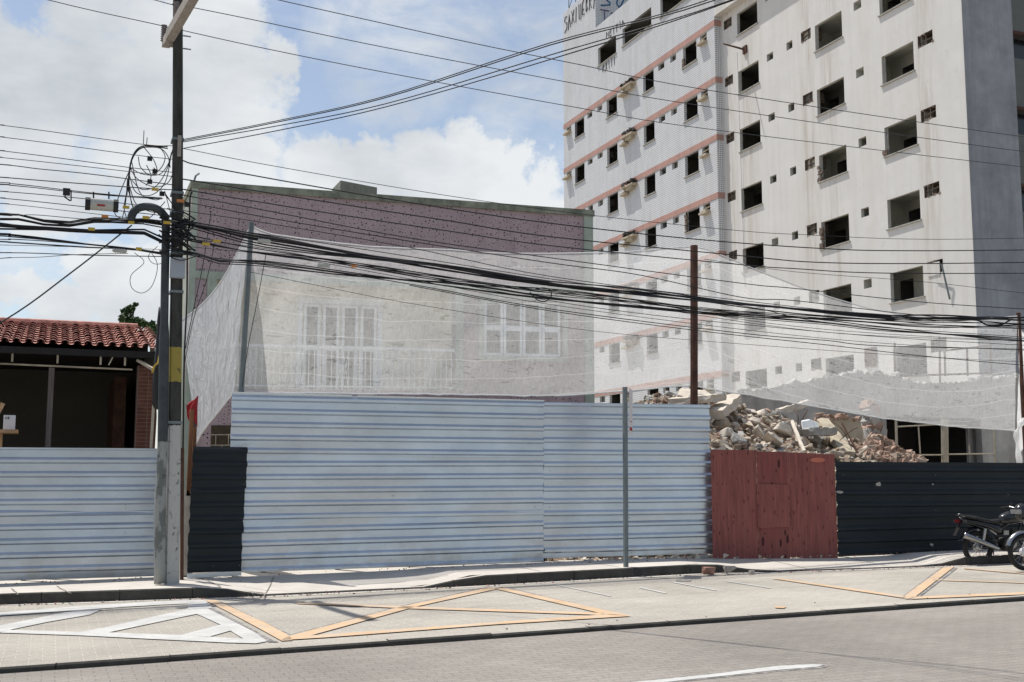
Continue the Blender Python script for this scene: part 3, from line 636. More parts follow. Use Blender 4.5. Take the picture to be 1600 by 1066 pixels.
for k in range(-1, 7):
    zt = 22.25 - ST * k + (.0 if k <= 0 else .04)
    for (nm, ya, yb, h, dp) in [('window', 47.0, 48.82, 1.16, 3), ('vent_opening', 45.76, 46.29, .36, .6), ('vent_opening', 44.18, 44.65, .38, .6), ('window', 40.5, 42.44, 1.21, 3),
                            ('vent_opening', 39.16, 39.67, .38, .6), ('window', 36.07, 38.0, 1.22, 3), ('cooler_opening', 42.75, 43.5, .5, .45), ('cooler_opening', 34.96, 35.81, .5, .45), ('cooler_opening', 49.33, 50.08, .48, .45)]:
        if k == -1 and ya < 49 and not ya == 47.0: z_ok = True
        z1 = zt + (.07 if nm == 'cooler_opening' else 0); cream_specs.append((nm, ya, yb, z1 - h, z1, dp, k))
cream_holes = [(s[1], s[2], s[3], s[4]) for s in cream_specs]
# walls
mb = MB()
UY, UZ = Vector((0, 1, 0)), Vector((0, 0, 1))
wall_holes(mb, Vector((XT, 0, 0)), UY, UZ, YC1, YT1, .8, 30.4, tile_holes, 0)
mb.quad((XT, 64.53, 30.4), (XT, YT1, 30.4), (XT, YT1, 33.3), (XT, 64.53, 33.3), 0)
mb.build('tiled_wall', ['tile'], hotel)
mb = MB(); mb.quad((XT, YC1, .8), (XT + .42, YC1, .8), (XT + .42, YC1, 30.4), (XT, YC1, 30.4), 0)
mb.quad((XT, 64.53, 30.4), (XT + 7, 64.53, 30.4), (XT + 7, 64.53, 33.3), (XT, 64.53, 33.3), 0)
mb.build('tiled_end_wall', ['tile_x'], hotel)
mb = MB(); wall_holes(mb, Vector((XC, 0, 0)), UY, UZ, YC0, YC1, .8, 29.4, cream_holes, 0); mb.build('cream_wall', 'cream', hotel)
mb = MB(); mb.quad((XC, YC0, .8), (33.86, YC0, .8), (33.86, YC0, 29.4), (XC, YC0, 29.4)); mb.build('grey_end_wall', 'greywall', hotel)
# set back wing with dark windows, back, roofs (closed body)
mb = MB(); holes = [(34.5 + 3.1 * i, 37.2 + 3.1 * i, 19.56 - 3.33 * k, 20.6 - 3.33 * k) for k in range(-2, 6) for i in range(4)]
holes = [(36.2, 40.5, a, b) for (_, _, a, b) in holes[::4]]
wall_holes(mb, Vector((0, 36.7, 0)), Vector((1, 0, 0)), UZ, 33.86, 48, .8, 29.4, holes, 0)
mb.build('set_back_wall', ['oldwing'], hotel)
for (a, b, c, d) in holes:
    w = MB(); w.quad((a, 36.701, c), (a, 37.1, c), (a, 37.1, d), (a, 36.701, d)); w.quad((b, 36.701, c), (b, 36.701, d), (b, 37.1, d), (b, 37.1, c)); w.quad((a, 36.701, c), (b, 36.701, c), (b, 37.1, c), (a, 37.1, c)); w.quad((a, 36.701, d), (a, 37.1, d), (b, 37.1, d), (b, 36.701, d))
    w.quad((a, 37.1, c), (b, 37.1, c), (b, 37.1, d), (a, 37.1, d), 1); w.box((a - .1, 36.62, d), (b + .1, 36.70, d + .14), 2); w.build('ribbon_window', ['roomdark', 'gloss', 'rust'], hotel)
mb = MB(); mb.quad((33.86, YC0, .8), (33.86, 36.7, .8), (33.86, 36.7, 29.4), (33.86, YC0, 29.4)); mb.quad((48, 36.7, .8), (48, 69.6, .8), (48, 69.6, 30.4), (48, 36.7, 30.4)); mb.quad((XT, 69.6, .8), (48, 69.6, .8), (48, 69.6, 30.4), (XT, 69.6, 30.4))
mb.quad((XC, YC1 + .01, 29.4), (48, YC1 + .01, 29.4), (48, YC1 + .01, 30.4), (XC, YC1 + .01, 30.4))
mb.build('rear_wall', 'oldwing', hotel)
mb = MB(); mb.quad((XC, YC0, 29.4), (33.86, YC0, 29.4), (33.86, YC1, 29.4), (XC, YC1, 29.4)); mb.quad((33.86, 36.7, 29.4), (48, 36.7, 29.4), (48, YC1, 29.4), (33.86, YC1, 29.4)); mb.quad((XT, YC1, 30.4), (48, YC1, 30.4), (48, 69.6, 30.4), (XT, 69.6, 30.4))
mb.quad((XT, 64.53, 33.3), (XT + 7, 64.53, 33.3), (XT + 7, 69.6, 33.3), (XT, 69.6, 33.3)); mb.quad((XT + 7, 64.53, 30.4), (XT + 7, 69.6, 30.4), (XT + 7, 69.6, 33.3), (XT + 7, 64.53, 33.3)); mb.quad((XT, 69.6, 30.4), (XT + 7, 69.6, 30.4), (XT + 7, 69.6, 33.3), (XT, 69.6, 33.3))
mb.build('roof', 'oldwing', hotel)
mb = MB(); mb.box((30.98, YC0 - .25, 25.7), (XC - .003, YC1 - .003, 26.1)); mb.build('eave_slab', 'cream', hotel)
mb = MB(); mb.tube([(31.3, 68.2, 33.3), (31.3, 68.2, 34.6)], .03); mb.tube([(31.3, 69.3, 33.3), (31.3, 69.3, 34.9)], .03); mb.tube([(31.3, 69.3, 34.4), (31.3, 67.0, 34.2)], .025); mb.tube([(31.3, 69.3, 33.6), (31.3, 68.2, 34.5)], .025); mb.tube([(31.3, 67, 33.3), (31.3, 67, 34.9)], .03); mb.tube([(31.3, 69.3, 34.9), (31.3, 67, 34.9)], .025)
mb.build('roof_railing', 'steel', hotel)
for k in range(0, 7):
    zb = 25.2 - ST * k
    mb = MB(); mb.box((XT - .025, YC1 - .025, zb), (XT - .002, YT1, zb + .31)); mb.box((XT - .002, YC1 - .025, zb), (XC - .002, YC1 - .002, zb + .31)); mb.build('band', 'band', hotel)
for (nm, ya, yb, za, zb, dp, k) in tile_specs:
    if za < 1.2: continue
    rm = rg.random()
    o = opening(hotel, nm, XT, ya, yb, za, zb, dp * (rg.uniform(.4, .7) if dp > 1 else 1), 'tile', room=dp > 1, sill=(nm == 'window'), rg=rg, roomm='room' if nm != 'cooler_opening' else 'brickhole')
    if nm == 'cooler_opening':
        s = MB(); pr = rg.uniform(.22, .4); s.box((XT - pr, ya - .04, za - .12), (XT + .1, yb + .03, za - .02))
        if rg.random() < .7: s.hull(rg, (.3, .5, .16), Matrix.Translation((XT - .1, (ya + yb) / 2, za + .02)))
        s.build('cooler_shelf', 'ledge', o)
        s = MB(); s.bar((XT + .06, ya + .03, za), (XT + .06, ya + .03, zb), .05); s.bar((XT + .06, ya, (za + zb) / 2 + .05), (XT + .06, yb, (za + zb) / 2), .05); s.build('broken_frame', 'ledge', o)
for (nm, ya, yb, za, zb, dp, k) in cream_specs:
    if za < 1.2: continue
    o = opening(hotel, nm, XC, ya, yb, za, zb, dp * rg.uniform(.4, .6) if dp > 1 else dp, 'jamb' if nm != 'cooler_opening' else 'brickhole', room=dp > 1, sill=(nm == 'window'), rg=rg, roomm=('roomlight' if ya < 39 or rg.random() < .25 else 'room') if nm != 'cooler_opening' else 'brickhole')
    if nm == 'cooler_opening':
        s = MB(); m_ = (ya + yb) / 2 + rg.uniform(-.1, .1)
        s.bar((XC + .1, m_, za), (XC + .1, m_, zb), .05); s.bar((XC + .1, ya, (za + zb) / 2 + rg.uniform(-.08, .08)), (XC + .1, yb, (za + zb) / 2), .045)
        for q in range(5): s.hull(rg, (.14, .16, .1), Matrix.Translation((XC + .05, rg.uniform(ya, yb), rg.choice((za + .03, zb - .03)))))
        s.build('broken_frame', 'brickhole', o)
    elif nm == 'window' and rg.random() < .6:
        s = MB(); s.box((XC + .09, yb - .10, za + .01), (XC + .13, yb - .04, zb - .01)); s.build('frame', 'sill', o)
# broken edge of some windows
for (X, y, z0, z1, n) in [(XT, 53.62, 25.2 - ST * 3 - 1.18, 25.2 - ST * 3 - .05, 14), (XC, 42.46, 22.29 - ST * 3 - 1.2, 22.29 - ST * 3, 16), (XC, 38.02, 22.29 - ST * 2 - 1.2, 22.29 - ST * 2 - .9, 6), (XT, 53.6, 25.2 - 1.18, 25.2 - .6, 6), (XC, 42.46, 22.29 - ST * 2 - 1.1, 22.29 - ST * 2 - .5, 8)]:
    s = MB()
    for i in range(n): s.hull(rg, (.12, .22, .2), Matrix.Translation((X + .02, y + rg.uniform(-.08, .05), rg.uniform(z0, z1))))
    s.build('broken_edge', 'brickhole', hotel)
# projecting cooler ledges with dark debris, and the pilaster lines they shade
for k in range(0, 6):
    z = 25.2 - ST * k
    s = MB(); s.box((XT - .36, 59.1, z - .22), (XT - .002, 60.6, z - .12)); s.box((XT - .26, 59.4, z - .42), (XT - .002, 60.1, z - .22)); o = s.build('projecting_ledge', 'ledge', hotel)
    s = MB()
    for i in range(12): s.hull(rg, (rg.uniform(.1, .3), rg.uniform(.2, .5), rg.uniform(.1, .25)), Matrix.Translation((XT - rg.uniform(.08, .34), rg.uniform(59.2, 60.4), z - .02 + rg.uniform(0, .12))) @ Matrix.Rotation(rg.uniform(-.4, .4), 4, 'X'))
    s.build('debris', 'debris_dark', o)
# lamp arm on the cream wall, hanging lead and torn sheet
s = MB(); s.tube([onX(1165, 78, XC), onX(1165, 78, XC) + Vector((-1.2, .15, .2))], [.06, .035], 8); s.box((XC - .08, onX(1165, 78, XC).y - .16, onX(1165, 78, XC).z - .2), (XC - .003, onX(1165, 78, XC).y + .16, onX(1165, 78, XC).z + .2)); s.build('lamp_arm', 'rust', hotel)
p = onX(1152, 82, XC - .15)
s = MB(); s.tube([p, p + Vector((0, -.05, -3)), p + Vector((.1, .05, -7)), p + Vector((.12, 0, -12))], .012, 4); s.build('hanging_lead', 'sill', hotel)
s = MB(); a = onX(1471, 412, XC - .25); s.bar(a, onX(1484, 468, XC - .05), .05); s.bar(onX(1450, 412, XC - .2), a, .03); s.build('hanging_bracket', 'steel', hotel)
s = MB(); s.box((XC - .03, onX(1469, 415, XC).y, onX(1450, 433, XC).z), (XC - .004, onX(1450, 415, XC).y, onX(1450, 413, XC).z)); s.build('patch', 'cream', hotel)
# spray paint writing (generic strokes) on the tower top and over the top floor windows
GL = {'S': [[(1, 1), (.2, .95), (.1, .65), (.9, .4), (.8, .05), (0, 0)]], 'A': [[(0, 0), (.5, 1), (1, 0)], [(.2, .4), (.85, .4)]], 'X': [[(0, 0), (1, 1)], [(0, 1), (1, 0)]], 'I': [[(.5, 0), (.5, 1)]],
      'U': [[(.1, 1), (.1, 0), (.9, 0), (.9, 1)]], 'E': [[(.9, 1), (.1, .9), (.1, 0), (.9, .1)], [(.1, .5), (.7, .5)]], 'R': [[(.1, 0), (.1, 1), (.9, .8), (.2, .5), (.9, 0)]], 'B': [[(.1, 0), (.1, 1), (.8, .8), (.3, .5), (.9, .3), (.1, 0)]],
      'T': [[(0, 1), (1, 1)], [(.5, 1), (.5, 0)]], 'Y': [[(0, 1), (.5, .5), (1, 1)], [(.5, .5), (.3, -.1)]], 'O': [[(.5, 0), (.05, .4), (.4, 1), (.95, .6), (.5, 0)]], 'N': [[(0, 0), (.05, 1), (.8, .1), (.85, 1)]], 'Z': [[(0, 1), (1, 1), (0, 0), (1, .1)]]}
def spray(mb, text, org, du, dv, w, r):
    for i, ch in enumerate(text):
        if ch == ' ': continue
        for st in GL[ch]: mb.tube([org + du * ((i + .15 + .72 * a) * w) + dv * (b + rg.uniform(-.13, .13)) + du * rg.uniform(-.1, .1) * w for a, b in st], r, 4)
mb = MB(); spray(mb, 'SAXIUEBRY', Vector((XT - .012, 69.4, 31.95)), Vector((0, -1, 0)), Vector((0, 0, .95)), .56, .035); mb.build('roof_graffiti', 'spray', hotel)
mb = MB(); spray(mb, 'NEITIA', Vector((XT - .012, 63.0, 29.05)), Vector((0, -1, 0)), Vector((0, 0, .45)), .42, .022); spray(mb, 'RXIII', Vector((XT - .012, 63.6, 27.1)), Vector((0, -1, 0)), Vector((0, 0, .5)), .38, .022); mb.build('window_graffiti', 'spray', hotel)
mb = MB(); spray(mb, 'SOUOXS', Vector((XT + .3, 64.50, 31.9)), Vector((1, 0, 0)), Vector((0, 0, 1.1)), .95, .05); mb.build('blue_graffiti', 'spray_blue', hotel)
mb = MB(); spray(mb, 'TRYYA', Vector((XT + .2, 64.50, 30.95)), Vector((1, 0, 0)), Vector((0, 0, .7)), .8, .04); mb.build('purple_graffiti', 'spray_purple', hotel)

# ---------------------------------------------------------------- pink house
PX0, PX1, PY = 2.31, 10.93, 23.0
house = thing('pink_house', 'two storey pink pebble-dashed house with green trim behind the white net', 'building', (6.6, 25, .3))
sh = lambda x, z: z + .018 * (x - PX0)
def pbox(mb, x0, x1, y0, y1, z0, z1, mi=0):
    mb.add([(x0, y0, sh(x0, z0)), (x1, y0, sh(x1, z0)), (x1, y1, sh(x1, z0)), (x0, y1, sh(x0, z0)), (x0, y0, sh(x0, z1)), (x1, y0, sh(x1, z1)), (x1, y1, sh(x1, z1)), (x0, y1, sh(x0, z1))],
           [(3, 2, 1, 0), (4, 5, 6, 7), (0, 1, 5, 4), (1, 2, 6, 5), (2, 3, 7, 6), (3, 0, 4, 7)], mi)
DEP = 3.9
mb = MB()
pbox(mb, PX0, PX1, PY, PY + .2, .3, 3.45); pbox(mb, PX0, PX1, PY, PY + .2, 5.72, 7.36); pbox(mb, PX0, 2.85, PY, PY + .2, 3.45, 5.72)
WX0, WX1, WZ0, WZ1 = 8.36, 10.2, 4.2, 5.42
pbox(mb, 7.72, WX0, PY, PY + .2, 3.45, 5.72); pbox(mb, WX1, PX1, PY, PY + .2, 3.45, 5.72); pbox(mb, WX0, WX1, PY, PY + .2, 3.45, WZ0); pbox(mb, WX0, WX1, PY, PY + .2, WZ1, 5.72)
mb.build('front_wall', 'pink', house)
mb = MB(); pbox(mb, PX0, PX0 + .2, PY + .2, PY + DEP, .3, 7.36); pbox(mb, PX1 - .2, PX1, PY + .2, PY + DEP, .3, 7.36); pbox(mb, PX0 + .2, PX1 - .2, PY + DEP - .2, PY + DEP, .3, 7.36); mb.build('side_wall', 'green', house)
mb = MB(); pbox(mb, PX0 + .2, PX1 - .2, PY + .2, PY + DEP - .2, 7.0, 7.15); mb.build('roof', 'greyblock', house)
mb = MB()
pbox(mb, PX0 - .03, PX1 + .03, PY - .05, PY + DEP + .03, 7.36, 7.5); mb.build('parapet_cap', 'greencap', house)
mb = MB(); pbox(mb, PX0 - .004, PX0 + .12, PY - .03, PY - .002, .3, 7.36); mb.build('trim_post', 'green', house)
for a, b in ((2.66, 2.84), (7.74, 7.91), (10.71, PX1)):
    mb = MB(); pbox(mb, a, b, PY - .03, PY - .002, .3 if a > 9 else 3.45, 5.58 if a < 9 else 7.36); mb.build('trim_post', 'green', house)
mb = MB(); pbox(mb, PX0 + .12, 10.71, PY - .03, PY - .002, 5.58, 5.73); mb.build('trim_beam', 'green', house)
mb = MB()   # recessed balcony
pbox(mb, 2.85, 7.72, PY + .85, PY + 1.0, 3.45, 5.72); pbox(mb, 2.75, 2.85, PY + .2, PY + 1.0, 3.3, 5.72); pbox(mb, 7.72, 7.82, PY + .2, PY + 1.0, 3.3, 5.72); pbox(mb, 2.85, 7.72, PY + .2, PY + .85, 5.72, 5.8); pbox(mb, 2.85, 7.72, PY + .2, PY + .85, 3.35, 3.449)
mb.build('balcony_recess', 'balcony', house)
def shutters(parent, xs, z0, z1, y, rows, name='shutter'):
    for (a, b) in xs:
        fr = MB()
        n = rows; hh = (z1 - z0) / n
        for r in range(n):
            p, q = z0 + r * hh, z0 + (r + 1) * hh; f = .055
            pbox(fr, a, a + f, y, y + .05, p, q); pbox(fr, b - f, b, y, y + .05, p, q); pbox(fr, a + f, b - f, y, y + .05, p, p + f); pbox(fr, a + f, b - f, y, y + .05, q - f, q)
        o = fr.build(name, 'whitewood', parent)
        lv = MB()
        for r in range(n):
            p, q = z0 + r * hh + .055, z0 + (r + 1) * hh - .055; k = int((q - p) / .06)
            pbox(lv, a + .055, b - .055, y + .045, y + .06, p, q)
            for i in range(k):
                zc = p + (i + .5) * (q - p) / k
                A = [(a + .055, y + .005, sh(a, zc - .022)), (b - .055, y + .005, sh(b, zc - .022)), (b - .055, y + .044, sh(b, zc + .022)), (a + .055, y + .044, sh(a, zc + .022))]
                lv.prism(A, (0, 0, .008))
        lv.build('louvre', 'louvre', o)
win = MB(); pbox(win, WX0 - .1, WX1 + .1, PY - .05, PY - .004, WZ1, WZ1 + .1); pbox(win, WX0 - .1, WX1 + .1, PY - .07, PY - .004, WZ0 - .1, WZ0); pbox(win, WX0 - .1, WX0, PY - .05, PY - .004, WZ0, WZ1); pbox(win, WX1, WX1 + .1, PY - .05, PY - .004, WZ0, WZ1)
wo = win.build('window', 'green', house)
xs = [lerp(WX0 + .03, WX1 - .03, i / 4) for i in range(5)]; shutters(wo, [(xs[i] + .01, xs[i + 1] - .01) for i in range(4)], WZ0 + .02, WZ1 - .02, PY + .05, 2)
dr = MB(); DX0, DX1 = onY(472, 520, PY + .8).x, onY(590, 520, PY + .8).x; YB = PY + .80
pbox(dr, DX0 - .1, DX1 + .1, YB, YB + .045, 5.3, 5.42); pbox(dr, DX0 - .1, DX0, YB, YB + .045, 3.45, 5.3); pbox(dr, DX1, DX1 + .1, YB, YB + .045, 3.45, 5.3); do = dr.build('balcony_door', 'whitewood', house)
xs = [lerp(DX0, DX1, i / 4) for i in range(5)]; shutters(do, [(xs[i] + .03, xs[i + 1] - .03) for i in range(4)], 3.47, 5.28, YB - .02, 2)
rl = MB(); pbox(rl, 2.86, 7.73, PY - .02, PY + .04, 4.27, 4.33)
x = 2.95; i = 0
while x < 7.7:
    rl.bar((x, PY + .01, sh(x, 3.46)), (x, PY + .01, sh(x, 4.27)), .016)
    if i % 8 in (4, 5): rl.bar((x, PY + .01, sh(x, 3.5)), (x + .115, PY + .01, sh(x, 4.25)), .012); rl.bar((x + .115, PY + .01, sh(x, 3.5)), (x, PY + .01, sh(x, 4.25)), .012)
    x += .115; i += 1
pbox(rl, 2.86, 7.73, PY - .01, PY + .03, 3.5, 3.53); rl.build('balcony_railing', 'whitemetal', house)
cb = MB(); pbox(cb, 2.82, 3.75, PY - .02, PY - .003, 1.5, 2.74); co = cb.build('tile_panel', 'browntile', house)
g = MB()
for r in range(6): z = 1.55 + r * .2; pbox(g, 2.82, 3.75, PY - .03, PY - .021, z, z + .018)
for r in range(5):
    for c in range(4): x = 2.9 + c * .24 + (r % 2) * .12; z = 1.568 + r * .2; pbox(g, x, x + .016, PY - .03, PY - .021, z, z + .182)
g.build('joints', 'ledge', co)
a = onY(522, 296, PY + 1.2); b = onY(578, 300, PY + 1.2)
mb = MB(); mb.add([(a.x, PY + .6, 7.3), (b.x, PY + .6, 7.3), (b.x, PY + 1.4, 7.3), (a.x, PY + 1.4, 7.3), (a.x, PY + .6, onY(522, 281, PY + .6).z), (b.x, PY + .6, onY(578, 292, PY + .6).z), (b.x, PY + 1.4, onY(578, 292, PY + .6).z), (a.x, PY + 1.4, onY(522, 281, PY + .6).z)],
              [(3, 2, 1, 0), (4, 5, 6, 7), (0, 1, 5, 4), (1, 2, 6, 5), (2, 3, 7, 6), (3, 0, 4, 7)]); mb.build('roof_block', 'greyblock', house)
mb = MB(); p = onY(303, 284, PY + .3); mb.tube([p, p + Vector((.03, 0, .12)), p + Vector((.1, 0, .18))], .02, 5); mb.build('roof_spout', 'steel', house)

# ---------------------------------------------------------------- sheet fences
def sheet(parent, name, P0, P1, z0, z1, m, pitch=.212, depth=.028, phase=0., lean=0., wav=.016, seed=0, screws=True, ragged=0., slope=0.):
    """horizontal trapezoid-ribbed sheet from plan point P0 to P1 (x,y)"""
    P0 = Vector((*P0, 0)); P1 = Vector((*P1, 0)); d = (P1 - P0); L_ = d.length; d.normalize(); nrm = Vector((d.y, -d.x, 0))
    prof = []
    z = z0
    rr = random.Random(seed)
    zz = [z0]; k = math.floor((z0 - phase) / pitch)
    while True:
        b = phase + k * pitch
        for off, dp in ((0, 0), (.108, 0), (.132, depth), (.172, depth), (.212, 0)):
            q = b + off * pitch / .212
            if z0 < q < z1: prof.append((q, dp))
        k += 1
        if b > z1: break
    def dp_at(zq):
        t = ((zq - phase) % pitch) * .212 / pitch
        return depth if .132 <= t <= .172 else (0 if t <= .108 else (depth * (t - .108) / .024 if t < .132 else depth * (.212 - t) / .04))
    prof = [(z0, dp_at(z0))] + prof + [(z1, dp_at(z1))]
    prof = sorted(set(prof)); nx = max(2, int(L_ / .35)); mb = MB()
    for i in range(nx + 1):
        t = i / nx
        for (zq, dq) in prof:
            w = wav * mnoise.noise((t * L_ * .8 + seed * 7, zq * 1.3, seed)) * 2 + lean * (zq - z0)
            e = ragged * mnoise.noise((zq * 9, seed, 3)) if i in (0, nx) else 0
            p = P0 + d * (t * L_ + e) + nrm * (dq + w); p.z = zq + slope * (t * L_); mb.v.append(p)
    n = len(prof)
    for i in range(nx):
        for j in range(n - 1): a = i * n + j; mb.f.append((a, a + n, a + n + 1, a + 1)); mb.mi.append(0)
    bm_v = len(mb.v)
    for v in mb.v[:bm_v]: mb_ = None
    back = [v - nrm * .004 for v in mb.v[:bm_v]]; o = len(mb.v); fs = list(mb.f); mb.v += back
    for f in fs: mb.f.append(tuple(i + o for i in reversed(f))); mb.mi.append(0)
    for i in range(nx): # close top and bottom edge
        for j in (0, n - 1): a = i * n + j; b = a + n; mb.f.append((a, b, b + o, a + o)); mb.mi.append(0)
    for j in range(n - 1):
        for a in (j, nx * n + j): mb.f.append((a, a + 1, a + 1 + o, a + o)); mb.mi.append(0)
    ob = mb.build(name, m, parent)
    if screws:
        s = MB()
        for zq in [q for q, dd in prof if dd == 0][::3]:
            for t in (.03, .5, .97):
                if rr.random() < .6:
                    c = P0 + d * (t * L_ + rr.uniform(-.03, .03)) + nrm * .006; c.z = zq + .05 + slope * t * L_
                    s.tube([c, c + nrm * .008], .008, 6)
        if s.v: s.build('screw', 'steel', ob)
    return ob
def timber_posts(parent, P0, P1, z0f, z1, n, m='greytimber', off=.42):
    P0 = Vector((*P0, 0)); P1 = Vector((*P1, 0)); d = (P1 - P0).normalized(); nrm = Vector((-d.y, d.x, 0))
    for i in range(n):
        p = P0.lerp(P1, (i + .5) / n) + nrm * off
        b = MB(); b.bar((p.x, p.y, gz(p.x) + .1), (p.x, p.y, z1), .07); b.build('fence_post', m, parent)
# left fence
A, B = (-14.0, 20.2), (1.60, 19.5)
fl = thing('sheet_metal_fence', 'lower grey ribbed metal fence in front of the open tiled-roof shed', 'fence', (-2.5, 19.6, .1))
sheet(fl, 'metal_sheet', A, B, .10, 1.17, 'galv_left', phase=.1, seed=1, slope=.006); sheet(fl, 'metal_sheet', (A[0], A[1] - .008), (B[0] + .01, B[1] - .008), 1.12, 2.15, 'galv_left', phase=.1, seed=2, slope=.003)
cp = MB(); cp.bar((A[0], A[1] - .02, 2.155), (B[0] + .02, B[1] - .02, 2.185), .05, .025); cp.build('top_rail', 'galv_left', fl)
timber_posts(fl, A, B, 0, 2.1, 4)
# dark gate panel
A, B = (2.03, 18.98), (2.86, 19.02)
fd = thing('dark_metal_panel', 'narrow black ribbed metal panel between the utility pole and the tall grey fence', 'fence panel', (2.45, 19, .18))
za, zb = .27, 2.22
sheet(fd, 'metal_sheet', A, (B[0], B[1]), za, za + .62, 'darksheet', phase=.1, seed=4, ragged=.02, depth=.02); sheet(fd, 'metal_sheet', (A[0] + .01, A[1] - .008), (B[0] + .02, B[1] - .008), za + .60, za + 1.32, 'darksheet', phase=.1, seed=5, ragged=.02, depth=.02)
sheet(fd, 'metal_sheet', (A[0] + .02, A[1] - .016), (B[0] + .04, B[1] - .016), za + 1.3, zb, 'darksheet', phase=.1, seed=6, ragged=.02, depth=.02)
s = MB(); s.bar((A[0], A[1] - .01, .22), (B[0], B[1] - .01, .24), .03, .07); s.build('bottom_rail', 'galv', fd)
# tall main fence: two columns of overlapping sheets
fm = thing('tall_metal_fence', 'tall long grey-blue ribbed metal fence standing in front of the pink house', 'fence', (7, 18.9, .3))
PA, PB, PC = (2.66, 19.2), (7.99, 18.87), (11.08, 18.45)
for c, (a, b) in enumerate(((PA, PB), (PB, PC))):
    rows = [(.215, 1.12), (1.07, 2.14), (2.09, 3.09 if c == 0 else 3.06)]
    for r, (z0, z1) in enumerate(rows):
        off = -.007 * r + .03 * c; dz = .0
        if c == 1 and r == 0: z0 = .36
        if c == 0 and r == 0: z0 = .235
        bx = b[0] + (-.012 if c == 0 else (-.0 - .0) + .03 * (2 - r))
        lean = (-.012, .0, .018)[r]
        sheet(fm, 'metal_sheet', (a[0], a[1] + off), (bx, b[1] + off), z0, z1, 'galv', phase=.1 + .02 * c, seed=10 + r + 5 * c, lean=lean, ragged=.035 if c == 1 else .012, slope=(.012, .006, 0)[r] if z0 < 2 else 0)
s = MB(); s.bar((PA[0] - .01, PA[1] - .03, 3.10), (4.6, 19.05, 3.095), .035, .022); s.bar((4.7, 19.04, 3.093), (PB[0], PB[1] - .03, 3.085), .03, .015); s.build('top_rail', 'whitemetal', fm)
timber_posts(fm, PA, PC, 0, 3.0, 7)
pst = MB(); pst.bar((PB[0], PB[1] + .10, .3), (PB[0], PB[1] + .10, 3.02), .08); pst.build('fence_post', 'darkwood', fm)
# red plywood
RA, RB = Vector((11.02, 18.33, 0)), Vector((13.02, 17.42, 0))
rp = thing('red_plywood_hoarding', 'dark red painted plywood hoarding between the grey fence and the black fence', 'hoarding', ((RA.x + RB.x) / 2, 17.9, .35))
d = (RB - RA); n = Vector((d.y, -d.x, 0)).normalized()
ts = [0, .37, .62, 1.0]; tops = [(2.25, 2.235), (2.215, 2.205), (2.20, 2.16)]
for i in range(3):
    a = RA + d * ts[i]; b = RA + d * ts[i + 1]; o_ = n * (.012 if i == 1 else 0)
    z0a, z0b = gz(a.x, .13), gz(b.x, .06 if i == 2 else .09)
    mb = MB(); P = [a + o_ + Vector((0, 0, z0a)), b + o_ * 1 - d * .003 + Vector((0, 0, z0b)), b + o_ - d * .003 + Vector((0, 0, tops[i][1])), a + o_ + Vector((0, 0, tops[i][0]))]
    mb.prism(P, -n * .018); pb = mb.build('plywood_sheet', 'ply2' if i == 1 else 'ply', rp)
mb = MB(); a = RA + d * .365 + n * .032; b = RA + d * .625 + n * .032
mb.prism([a + Vector((0, 0, .85)), b + Vector((0, 0, .88)), b + Vector((0, 0, 1.62)), a + Vector((0, 0, 1.64))], -n * .015); mb.build('nailed_board', 'ply', rp)
c = RA + d * .86 + n * .02; mb = MB(); L1 = d.normalized()
mb.prism([c + L1 * (.13 * math.cos(t)) + Vector((0, 0, 2.06 + .045 * math.sin(t))) for t in [i * math.pi / 8 for i in range(16)]], -n * .008); mb.build('red_patch', 'plyred', rp)
timber_posts(rp, RA[:2], RB[:2], 0, 2.0, 3)
# black fence
A, B = (13.03, 17.43), (20.5, 16.9)
fb = thing('black_metal_fence', 'long low black ribbed metal fence behind the motorcycles', 'fence', (15.5, 17.2, .4))
sheet(fb, 'metal_sheet', A, (17.2, 17.14), .36, 1.08, 'darksheet', phase=.05, seed=21, ragged=.02, slope=.012); sheet(fb, 'metal_sheet', (A[0] - .01, A[1] - .008), (17.2, 17.132), 1.04, 2.03, 'darksheet', phase=.05, seed=22, ragged=.02)
sheet(fb, 'metal_sheet', (17.17, 17.13), B, .40, 1.1, 'darksheet', phase=.05, seed=23, slope=.012); sheet(fb, 'metal_sheet', (17.17, 17.12), (B[0], B[1] - .008), 1.06, 2.03, 'darksheet', phase=.05, seed=24)
timber_posts(fb, A, B, 0, 1.9, 4)
for (px, py, w, h) in [(1370, 757, .05, .04), (1310, 769, .07, .02), (1453, 851, .035, .025), (1455, 757, .02, .012)]:
    q = onY(px, py, 17.25); mb = MB(); mb.prism([q + Vector((w * math.cos(t), -.05, h * math.sin(t) * (1 + .35 * math.sin(2.3 * t + px)))) for t in [i * math.pi / 6 for i in range(12)]], (0, .01, 0)); mb.build('scuff', 'chunkg', fb)
# posts of the net and of the sign
def post(name, base, top, r, m, label, cat, n=8, group=None):
    mb = MB(); mb.tube([base, top], r, n); o = mb.build(name, m); tag(o, label, cat, group); return o
post('net_post', Vector((onY(368, 612, 19.32).x, 19.32, .3)), onY(393, 348, 19.32), .045, 'steel', 'grey metal post leaning at the corner of the white net above the tall fence', 'post')
post('rusty_post', Vector((onY(1080, 628, 19.66).x, 19.66, .3)), onY(1084.5, 384, 19.66), .075, 'rust', 'rusty brown steel post rising behind the tall fence beside the rubble', 'post')
post('net_post', Vector((onY(1602, 700, 21).x, 21, .4)), onY(1591, 489, 21), .05, 'rust', 'dark steel post holding the low end of the net above the black fence', 'post')
sp = thing('sign_post', 'square grey steel post with a sign plate seen edge-on at the pavement kerb', 'sign post', (8.72, 17.17, .3))
b0 = onG(978, 886, .15); t0 = onY(976.5, 605, b0.y); mb = MB(); mb.bar(b0 - Vector((0, 0, .05)), t0, .062); mb.build('post', 'steel', sp)
